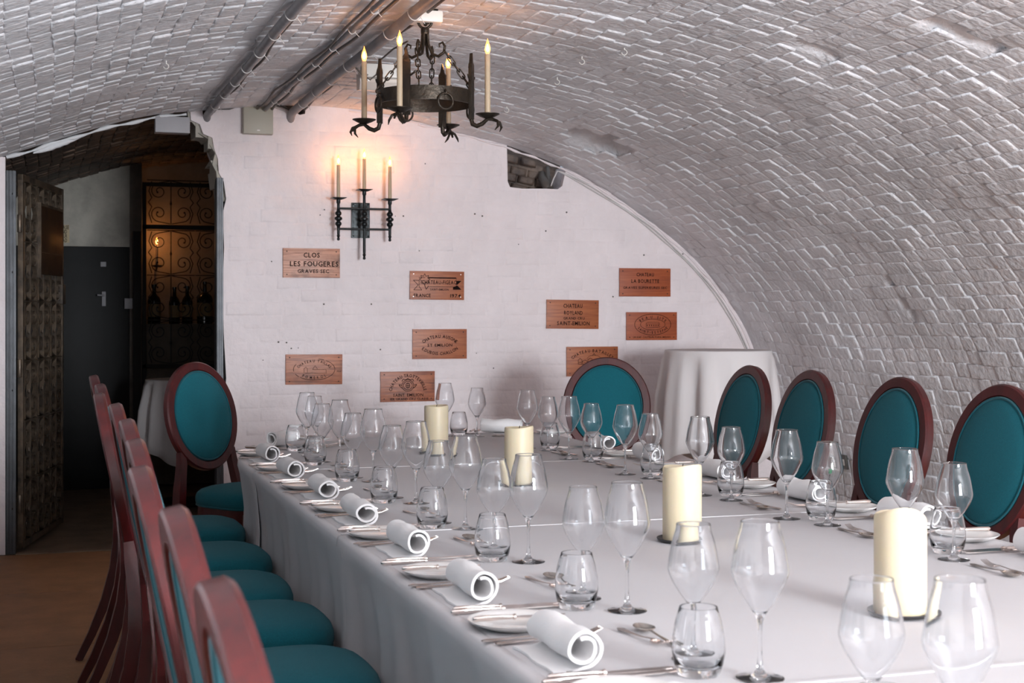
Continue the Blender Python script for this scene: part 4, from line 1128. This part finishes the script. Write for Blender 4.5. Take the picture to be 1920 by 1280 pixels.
for k in range(4):
    a = phi0 + k * PI / 2; ca, sa = math.cos(a), math.sin(a)
    o = obj('arm', arm_me, None, ch, (0, 0, 0), (0, 0, a))
    obj('drip_pan', pan_me, None, ch, (PANR * ca, PANR * sa, ZP))
    sl = sleeve(ch, PANR * ca, PANR * sa, ZP - 0.004, ZP + 0.241, 0.0115)
    bulb(ch, PANR * ca, PANR * sa, ZP + 0.240, 0.98, 0.8)
    b = a + PI / 4
    obj('scroll_rod', rod_me, None, ch, (0, 0, 0), (0, 0, a))
    # chain from the scroll to the ring
    p0 = Vector((0.082 * ca, 0.082 * sa, zs - 0.012)); p1 = Vector((RW * math.cos(a + 0.25), RW * math.sin(a + 0.25), ZB1 + 0.004)); d = p1 - p0; m = 6
    for q in range(m):
        c = p0 + d * ((q + 0.5) / m)
        M = Matrix.Translation(c) @ d.to_track_quat('Z', 'Y').to_matrix().to_4x4() @ Matrix.Rotation(PI / 2 * (q % 2), 4, 'Z')
        l = obj('chain_link', link_me, None, ch); l.matrix_local = M
    # hanging drop ring on the band
    R0 = RW + 0.008; c = Vector((R0 * math.cos(b), R0 * math.sin(b), 2.140))
    rm = MB().tube([(0, 0.031 * math.cos(2 * PI * i / 24), 0.031 * math.sin(2 * PI * i / 24)) for i in range(24)], 0.0042, 8, closed=True)
    rm.tube([(-0.010, 0, 0.043), (0.0, 0, 0.044), (0.006, 0, 0.034), (0.001, 0, 0.026), (-0.006, 0, 0.028)], 0.0035, 6)
    obj('drop_ring', rm, 'wrought_iron', ch, c, (0, 0, b), smooth=60)
mb = MB().lathe([(0.015, zt - 0.012), (0.017, zt - 0.008), (0.017, zt + 0.010), (0.014, zt + 0.014)], 14)
obj('collar', mb, 'wrought_iron', ch, smooth=40)
mb = MB().tube([(0.027 * math.cos(2 * PI * i / 24), 0, zt + 0.042 + 0.030 * math.sin(2 * PI * i / 24)) for i in range(24)], 0.0055, 8, closed=True)
obj('top_ring', mb, 'wrought_iron', ch, (0, 0, 0), (0, 0, -YAW), smooth=60)
mb = MB()
hook = [(0.0, 0, zt + 0.068), (0.006, 0, zt + 0.058), (0.010, 0, zt + 0.075), (0.014, 0, zt + 0.098)]
mb.tube(hook, 0.0035, 7)
for q in range(9):
    t = q / 8
    mb.tube([(0.0 + 0.045 * t + 0.006 * math.sin(9 * t), -0.006, zt + 0.03 + 0.07 * t - 0.004), (0.004 + 0.045 * t, 0.008, zt + 0.036 + 0.07 * t)], 0.008, 6)
obj('hook_chain', mb, 'wrought_iron', ch, smooth=60)

# ================================================================== services on the ceiling and walls
def run(x, y0, y1, r, drop, n=40, wob=0.004, seed=0):
    rr = random.Random(seed); out = []
    for i in range(n + 1):
        y = y0 + (y1 - y0) * i / n; xx = x + wob * math.sin(3 * y + seed)
        out.append((xx, y, vault_z(xx) - 0.016 - drop))
    return out
def conduit(x, r, label, mat_, y1, seed, straps=True, tail=True, group='ceiling conduits'):
    t = thing('conduit', label, 'conduit', (0, 0, 0), 0, group)
    pts = run(x, 1.0, y1, r, r, 60, 0.004, seed)
    if tail: pts += [(x, y1 + 0.04, pts[-1][2] - 0.02), (x, y1 + 0.075, pts[-1][2] - 0.055)]
    obj('pipe', MB().tube(pts, r, 12), mat_, t, smooth=60)
    if straps:
        for k in range(9):
            y = 4.6 + k * 0.42; z = vault_z(x) - 0.016 - r
            m = MB().tube([(x + (r + 0.003) * math.cos(a), y + 0.004 * math.sin(3 * a), z + (r + 0.003) * math.sin(a)) for a in np.linspace(0, 2 * PI, 16, endpoint=False)], 0.0022, 5, closed=True)
            m.tube([(x + r, y, z - r * 0.6), (x + r + 0.02, y + 0.01, z - r - 0.012)], 0.0015, 5)
            obj('cable_tie', m, 'cable_pale', t, smooth=60)
    return t
conduit(0.895, 0.021, 'single thick grey conduit crossing the ceiling above the doorway', 'conduit', YB - 0.03, 0)
conduit(1.215, 0.012, 'thin grey conduit beside a wavy cable, ending near the beige box', 'conduit', YB - 0.06, 1, True, False)
conduit(1.375, 0.024, 'thick grey conduit running over the chandelier to the plaque wall', 'conduit', YB - 0.05, 2)
for k, (x, r, lab) in enumerate(((0.935, 0.006, 'dark cable tied along the conduit above the doorway'), (1.180, 0.006, 'dark cable beside the thin ceiling conduit'),
                                 (1.255, 0.0075, 'wavy dark cable between the two ceiling conduits'), (1.43, 0.006, 'dark cable on the chandelier side of the thick conduit'))):
    rr = random.Random(k); pts = []
    for i in range(90):
        y = 1.0 + (YB - 0.05 - 1.0) * i / 89; xx = x + 0.012 * math.sin(2.1 * y + k) + 0.006 * math.sin(7 * y + 2 * k)
        pts.append((xx, y, vault_z(xx) - 0.014 - r - 0.006 * abs(math.sin(4 * y + k))))
    o = obj('ceiling_cable', MB().tube(pts, r, 7), 'cable_dark', smooth=60); tag(o, lab, 'cable', 'ceiling cables')
# cable hanging loose by the chandelier
pts = [(1.50, 6.05, 2.50), (1.47, 6.2, 2.49), (1.44, 6.32, 2.46), (1.43, 6.36, 2.40), (1.40, 6.36, 2.375), (1.36, 6.36, 2.40), (1.34, 6.38, 2.43)]
o = obj('loose_cable', MB().tube(pts, 0.004, 7), 'cable_dark', smooth=60); tag(o, 'loose cable loop hanging between conduit and chandelier', 'cable')
# white conduit junction block just in front of the chandelier hook
p = on_y(775, 8, 5.75)
o = obj('ceiling_rose', MB().box((p.x - 0.09, 5.50, 2.475), (p.x + 0.06, 5.60, 2.522), bev=0.012), 'white_plastic', smooth=40)
tag(o, 'white plastic junction block on the ceiling above the chandelier', 'junction box')
# bulkhead lamp
t = thing('bulkhead_lamp', 'white ceiling bulkhead lamp with clear cover behind the chandelier', 'ceiling lamp', (1.56, 6.75, 2.50), math.radians(-6))
obj('base', MB().box((-0.115, -0.055, -0.055), (0.115, 0.045, 0.01), bev=0.008), 'white_plastic', t, smooth=40)
mb = MB().prism([(-0.055, -0.10), (-0.025, -0.135), (0.10, -0.12), (0.12, -0.04), (-0.05, -0.045)], -0.12, 0.12, 'x')
obj('cover', mb, 'diffuser', t, (0, 0.05, 0.03), smooth=None)
for s in (-1, 1): obj('clip', MB().tube([(s * 0.09, -0.06, -0.045), (s * 0.10, -0.075, -0.06), (s * 0.085, -0.07, -0.075)], 0.004, 6), 'steel', t)
# beige box, door-head box
A, B = on_y(456, 198, YB - 0.06), on_y(512.5, 252, YB - 0.06)
t = thing('junction_box', 'square beige junction box at the top of the plaque wall', 'junction box', ((A.x + B.x) / 2, YB - 0.004, (A.z + B.z) / 2))
w, h = (B.x - A.x) / 2, (A.z - B.z) / 2
obj('housing', MB().box((-w, -0.055, -h), (w, 0, h), bev=0.006), 'box_beige', t, smooth=40)
obj('lid', MB().box((-w + 0.002, -0.064, -h + 0.002), (w - 0.002, -0.056, h - 0.002), bev=0.003), 'box_beige', t, smooth=40)
obj('badge', MB().box((-0.008, -0.0655, -h + 0.016), (0.008, -0.0635, -h + 0.023)), 'white_plastic', t)
A, B = on_y(291, 214, YB), on_y(356, 250, YB)
o = obj('trunking_box', MB().box((A.x, YB - 0.01, B.z), (B.x, YB + 0.09, vault_z(A.x) - 0.005), bev=0.004), 'box_grey', smooth=40)
tag(o, 'grey trunking box at the head of the doorway', 'junction box')
pts = [on_y(px, py, YB - 0.012) for px, py in ((400, 204), (430, 204), (446, 199), (470, 196), (512, 196), (530, 200), (548, 208), (560, 206), (580, 198))]
o = obj('wall_cable', MB().tube(pts, 0.006, 7), 'cable_dark', smooth=60); tag(o, 'dark cable looping over the beige box to the conduits', 'cable')
pts = [on_y(px, py, YB - 0.014) for px, py in ((512, 200), (525, 204), (540, 210), (556, 208), (575, 200))]
o = obj('wall_cable', MB().tube(pts, 0.005, 7), 'cable_pale', smooth=60); tag(o, 'pale cable sagging from the beige box to the thick conduit', 'cable')
for k, off in enumerate((0.018, 0.032)):
    pts = [(x - 0.018 - off * 0.9, YB - 0.010, vault_z(x) - 0.014 - off * 0.4 + 0.004 * math.sin(14 * x + k * 2)) for x in np.linspace(3.08, 4.46, 60)]
    if k == 0: pts = [(2.985, YB - 0.005, 2.11), (2.995, YB - 0.02, 2.15), (3.02, YB - 0.02, 2.20)] + pts
    o = obj('arc_cable', MB().tube(pts, 0.0045, 7), 'cable_pale', smooth=60)
    tag(o, ('white cable leaving the wall hole and following the arch', 'white cable following the arch below the hole cable')[k], 'cable', 'arch cables')
# cup hooks
for k, (px, py) in enumerate(((1173, 84), (1092, 102), (1047, 142), (952, 196), (312, 110))):
    hs = vault_hit(px, py); x, z, tx, tz = vframe(hs[0]); base = Vector((x + tz * 0.008, hs[1], z - tx * 0.008))
    pts = [base, base + Vector((0, 0, -0.012))] + [base + Vector((0.011 * math.sin(a) * CY, -0.011 * math.sin(a) * SY, -0.024 + 0.011 * math.cos(a))) for a in np.linspace(0, 1.45 * PI, 14)]
    o = obj('cup_hook', MB().tube(pts, 0.0022, 6), 'white_plastic', smooth=60)
    tag(o, 'white cup hook in the vault, ' + ('farthest from the plaque wall', 'second farthest from the plaque wall', 'third farthest from the plaque wall', 'nearest the hole in the wall', 'on the doorway side of the conduits')[k], 'hook', 'ceiling hooks')
# double socket, green plastic plug and flex low on the curved wall
hs = vault_hit(1582, 862); x, z, tx, tz = vframe(hs[0])
t = thing('power_socket', 'brushed steel double socket low on the curved wall', 'socket', (x + tz * 0.016, hs[1], z - tx * 0.016))
t.matrix_local = Matrix.Translation(t.location) @ Matrix(((0, -tz, tz, 0), (1, 0, 0, 0), (0, tx, -tx, 0), (0, 0, 0, 1)))
en = Vector((tz, 0, -tx)); e1 = Vector((0, -1, 0)); e2 = en.cross(e1)
if e2.z < 0: e1 = -e1; e2 = en.cross(e1)
Mx = Matrix.Identity(4); Mx.col[0][:3] = e1; Mx.col[1][:3] = e2; Mx.col[2][:3] = en; Mx.col[3][:3] = Vector((x, hs[1], z)) + en * 0.014
t.matrix_local = Mx
obj('face_plate', MB().box((-0.073, -0.043, 0), (0.073, 0.043, 0.012), bev=0.002), 'socket_steel', t, smooth=30)
mb = MB()
for sx in (-0.036, 0.036):
    mb.box((sx - 0.004, 0.004, 0.0115), (sx + 0.004, 0.014, 0.0135)); mb.box((sx - 0.014, -0.016, 0.0115), (sx - 0.007, -0.010, 0.0135)); mb.box((sx + 0.007, -0.016, 0.0115), (sx + 0.014, -0.010, 0.0135))
    mb.box((sx - 0.018, -0.020, 0.0105), (sx + 0.018, 0.018, 0.0125))
obj('pin_holes', mb, 'white_plastic', t, smooth=None)
for sx in (-0.012, 0.012): obj('switch', MB().box((sx - 0.006, 0.014, 0.011), (sx + 0.006, 0.030, 0.016), bev=0.001), 'white_plastic', t)
hp = vault_hit(1569, 884); x, z, tx, tz = vframe(hp[0])
o = obj('green_plug', MB().box((-0.016, -0.016, -0.022), (0.016, 0.016, 0.022), bev=0.005), 'green_plastic', None, (x + tz * 0.03, hp[1], z - tx * 0.03), smooth=40)
tag(o, 'small bright green plug under the wall socket', 'plug')
pts = [(x + tz * 0.03, hp[1], z - 0.03)] + [(x + tz * 0.03 - 0.006 * math.sin(12 * q), hp[1] + 0.012 * math.sin(9 * q), z - 0.03 - 0.35 * q) for q in np.linspace(0.1, 1, 14)]
o = obj('black_flex', MB().tube(pts, 0.005, 7), 'print_black', smooth=60); tag(o, 'black flex hanging from the green plug', 'cable')
# ================================================================== doorway: iron gate standing open into the passage
def spiral(cx, cz, r0, r1, a0, turns, n=22, d=1):
    return [(cx + (r0 + (r1 - r0) * i / n) * math.cos(a0 + d * turns * 2 * PI * i / n), 0, cz + (r0 + (r1 - r0) * i / n) * math.sin(a0 + d * turns * 2 * PI * i / n)) for i in range(n + 1)]
def scroll_panel(w, h, t, depth, name, material):
    """one cast panel: four C-scrolls around a middle bar, with a ring frame of flat bar"""
    mb = MB()
    for sx in (-1, 1):
        for sz in (-1, 1):
            R = min(w * 0.215, h * 0.19); cx, cz = sx * w * 0.25, sz * h * 0.25
            sp = spiral(cx, cz, R, R * 0.22, (PI / 2 if sz > 0 else -PI / 2), 1.35, 20, d=(1 if sx * sz < 0 else -1))
            sp = [(0.0 + sx * w * 0.02, 0, sz * h * 0.485)] + sp
            mb.tube(sp, t, up=(0, 1, 0), square=True, sy=depth / t)
            e = sp[-1]; mb.lathe([(0.0, -depth), (t * 2.2, -depth * 0.8), (t * 2.2, depth * 0.8), (0, depth)], 8, Matrix.Translation(e) @ Matrix.Rotation(PI / 2, 4, 'X'), cap=False)
            mb.tube([(sx * w * 0.47, 0, 0), (sx * w * 0.40, 0, sz * h * 0.10), (sx * w * 0.46, 0, sz * h * 0.25), (sx * w * 0.40, 0, sz * h * 0.47)], t, up=(0, 1, 0), square=True, sy=depth / t)
    mb.tube([(0, 0, -h / 2), (0, 0, h / 2)], t, up=(0, 1, 0), square=True, sy=depth / t)
    mb.tube([(-w / 2, 0, h / 2), (w / 2, 0, h / 2)], t, up=(0, 1, 0), square=True, sy=depth / t)
    mb.lathe([(0.0, -0.03), (0.009, -0.012), (0.0, 0.03)], 6)
    me = mb.mesh(name, 30); me.materials.append(MATS[material]); return me
HX, HY = -0.118, YB + 0.045
ang = math.atan2(1.0, 0.235)
gate = thing('iron_gate', 'ornate scrolled iron gate standing open at the doorway', 'gate', (HX, HY, 0.02), ang)
GW, GH = 1.0, 2.075
mb = MB()
for x in (0.0, GW - 0.035): mb.box((x, -0.014, 0), (x + 0.035, 0.014, GH), bev=0.002)
for z in (0.0, GH - 0.035): mb.box((0, -0.013, z), (GW, 0.013, z + 0.035), bev=0.002)
obj('gate_frame', mb, 'gate_iron', gate, smooth=30)
for x in (0.345, 0.655): obj('mullion', MB().box((x - 0.006, -0.01, 0.03), (x + 0.006, 0.01, GH - 0.03)), 'gate_iron', gate, smooth=None)
sp_me = scroll_panel(0.305, 0.334, 0.0035, 0.013, 'scroll_panel', 'gate_iron')
for i in range(6):
    for j in range(3): obj('scroll_panel', sp_me, None, gate, (0.19 + j * 0.31, 0, 0.035 + 0.167 + i * 0.334))
board = obj('sign_board', MB().box((0.34, -0.030, 1.53), (0.90, -0.014, 1.93), bev=0.002), 'sign_wood', gate, smooth=30)
mb = MB().box((0.335, -0.034, 1.51), (0.352, -0.012, 1.945)); mb.box((0.34, -0.034, 1.925), (0.905, -0.012, 1.94)); mb.box((0.34, -0.034, 1.655), (0.90, -0.029, 1.659))
obj('board_edge', mb, 'gate_iron', board, smooth=None)
obj('latch', MB().box((0.90, -0.03, 1.36), (0.985, 0.03, 1.48), bev=0.004).box((0.97, -0.016, 1.40), (1.03, 0.016, 1.44)), 'gate_iron', gate, smooth=30)
for z in (0.25, 1.0, 1.8): obj('hinge', MB().lathe([(0.011, z - 0.05), (0.013, z - 0.045), (0.013, z + 0.045), (0.011, z + 0.05)], 12, Matrix.Translation((-0.016, 0, 0))), 'gate_iron', gate, smooth=40)

# ================================================================== the passage behind the doorway
YP = 11.35
def px_x(px, y): return on_y(px, 585, y).x
def px_z(px, py, y): return on_y(px, py, y).z
x240 = px_x(243, YP); ztop = px_z(180, 462, YP)
mb = MB().prism([(-0.2, ztop), (x240, ztop)] + [(x, vault_z(x) + 0.01) for x in np.linspace(x240, -0.2, 10)], YP, YP + 0.25, 'y')
struct(obj('wall_passage_back', mb, 'corridor_paint', smooth=None))
mb = MB().box((x240, YP, 0), (px_x(266, YP), YP + 0.25, vault_z(0.7) + 0.01))
struct(obj('wall_passage_pier', mb, 'post_wood', smooth=None))
door = struct(obj('door_1', MB().box((-0.2, YP + 0.03, -0.012), (x240, YP + 0.08, ztop), bev=0.003), 'black_door', smooth=30))
hx, hz = px_x(195, YP), px_z(195, 560, YP)
obj('handle_plate', MB().box((hx - 0.014, YP + 0.018, hz - 0.055), (hx + 0.014, YP + 0.030, hz + 0.055), bev=0.002), 'box_grey', door, smooth=30)
obj('handle', MB().tube([(hx, YP + 0.025, hz + 0.025), (hx, YP - 0.03, hz + 0.025), (hx - 0.05, YP - 0.035, hz + 0.028)], 0.007, 8), 'box_grey', door, smooth=60)
hx2, hz2 = px_x(194, YP), px_z(194, 495, YP)
obj('lock_plate', MB().box((hx2 - 0.02, YP + 0.018, hz2 - 0.018), (hx2 + 0.02, YP + 0.030, hz2 + 0.018), bev=0.002), 'box_grey', door, smooth=30)
kx, kz = px_x(241, YP - 0.02), px_z(241, 569, YP)
o = obj('switch_box', MB().box((kx - 0.03, YP - 0.03, kz - 0.04), (kx + 0.03, YP + 0.03, kz + 0.04), bev=0.005), 'box_grey', smooth=40); tag(o, 'small grey switch box on the passage pier', 'switch')
# head-height notice
A, B = on_y(106, 421, YP), on_y(130, 455, YP)
t = thing('notice', 'cream notice with dark capitals on the passage wall', 'sign', ((A.x + B.x) / 2, YP - 0.003, (A.z + B.z) / 2))
w, h = (B.x - A.x), (A.z - B.z)
obj('card', MB().box((-w / 2, -0.003, -h / 2), (w / 2, 0.003, h / 2)), 'notice_card', t, smooth=None)
m = Print()
for k, s in enumerate(('PLEASE', 'MIND', 'YOUR', 'HEAD')): text_line(m, s, 0.0, h * (0.36 - 0.24 * k), 0.040, w * (0.92, 0.62, 0.66, 0.62)[k])
m.build('print_black', t, (0, -0.0034, 0))
# lamp-lit alcove with bottles behind a second gate
YA = 11.72
x265 = px_x(266, YP)
struct(obj('wall_alcove', MB().box((-0.45, YA, -0.1), (2.1, YA + 0.2, 2.6)), 'alcove_plaster', smooth=None))
struct(obj('wall_alcove_side', MB().box((x265 - 0.03, YP + 0.25, 0), (x265 + 0.0, YA, 2.5)), 'alcove_plaster', smooth=None))
g2 = thing('cage_gate', 'scrolled iron cage gate closing the bottle alcove', 'gate', (x265 + 0.004, YP + 0.02, 0), 0)
zc0, zc1 = px_z(330, 427, YP), px_z(330, 350, YP)
mb = MB()
mb.box((0, -0.012, 0), (0.03, 0.012, zc1), bev=0.002); mb.box((0, -0.012, zc0 - 0.012), (1.2, 0.012, zc0 + 0.022), bev=0.002); mb.box((0, -0.012, 0.9), (1.2, 0.012, 0.93), bev=0.002)
mb.box((0, -0.012, zc1), (1.2, 0.012, zc1 + 0.03), bev=0.002)
obj('gate_frame', mb, 'print_black', g2, smooth=30)
sp2 = scroll_panel(0.36, 0.34, 0.0035, 0.006, 'scroll_panel', 'print_black')
for i in range(3):
    for j in range(3): obj('scroll_panel', sp2, None, g2, (0.215 + j * 0.365, 0, zc0 - 0.19 - i * 0.345))
for j in range(3): obj('scroll_panel', sp2, None, g2, (0.215 + j * 0.365, 0, zc0 + 0.195))
shelf_z = px_z(330, 607, YP + 0.17)
o = obj('bottle_shelf', MB().box((x265 + 0.01, YP + 0.06, 0.0), (1.94, YA - 0.01, shelf_z)), 'post_wood', smooth=None); tag(o, 'dark wooden cabinet under the bottles in the alcove', 'cabinet')
bot_me = {}
def bottle(px, top_py, rad, label):
    x = px_x(px, YP + 0.17); z1 = px_z(px, top_py, YP + 0.17); H = z1 - shelf_z; R = rad
    t = thing('wine_bottle', label, 'bottle', (x, YP + 0.17, shelf_z), 0, 'bottles in the alcove')
    obj('bottle_body', MB().lathe([(R * 0.9, 0), (R, 0.006), (R, H * 0.58), (R * 0.85, H * 0.66), (0.016, H * 0.76), (0.014, H * 0.93), (0.017, H * 0.94), (0.017, H), (0, H)], 20, cap=False), 'bottle_glass', t, smooth=40)
    obj('bottle_label', MB().lathe([(R + 0.0006, H * 0.18), (R + 0.0006, H * 0.5)], 20, cap=False), 'bottle_label', t, smooth=60)
bottle(289, 533, 0.050, 'dark wine bottle beside the alcove lamp'); bottle(327, 538, 0.042, 'dark wine bottle, second from the alcove lamp')
bottle(351, 536, 0.042, 'dark wine bottle, third from the alcove lamp'); bottle(384, 528, 0.062, 'broad dark bottle, fourth from the alcove lamp')
lp = on_y(294, 453, YP + 0.2)
t = thing('alcove_lamp', 'single candle bulb lamp glowing in the bottle alcove', 'wall lamp', (lp.x, YP + 0.2, 0))
sleeve(t, 0, 0, lp.z - 0.19, lp.z - 0.02, 0.0105)
bulb(t, 0, 0, lp.z - 0.022, 0.9, 2.2)
mb = MB().lathe([(0, -0.012), (0.03, -0.006), (0.05, 0.006), (0.02, 0.0), (0, 0)], 16, Matrix.Translation((0, 0, lp.z - 0.19)), cap=False)
mb.tube([(0, 0, lp.z - 0.20), (0, 0.05, lp.z - 0.22), (0, YA - YP - 0.2, lp.z - 0.20)], 0.007, 8)
obj('bracket', mb, 'wrought_iron', t, smooth=40)
# post, and a cloth-covered table in the gloom
zp1 = px_z(257, 430, YP - 0.3)
o = obj('cage_post', MB().box((px_x(250, YP - 0.06), YP - 0.07, 0), (px_x(264, YP - 0.06), YP - 0.012, zp1), bev=0.003), 'print_black', smooth=30)
tag(o, 'black post beside the bottle cage in the passage', 'post')
o = draped('passage_table', 0.915, 10.3, 0.24, px_z(290, 712, 10.2), 0.33, 'linen_draped', 'round table under a cloth in the passage', 8)
tag(o, 'cloth falling over the round table in the passage', 'tablecloth')
bpy.context.view_layer.update()
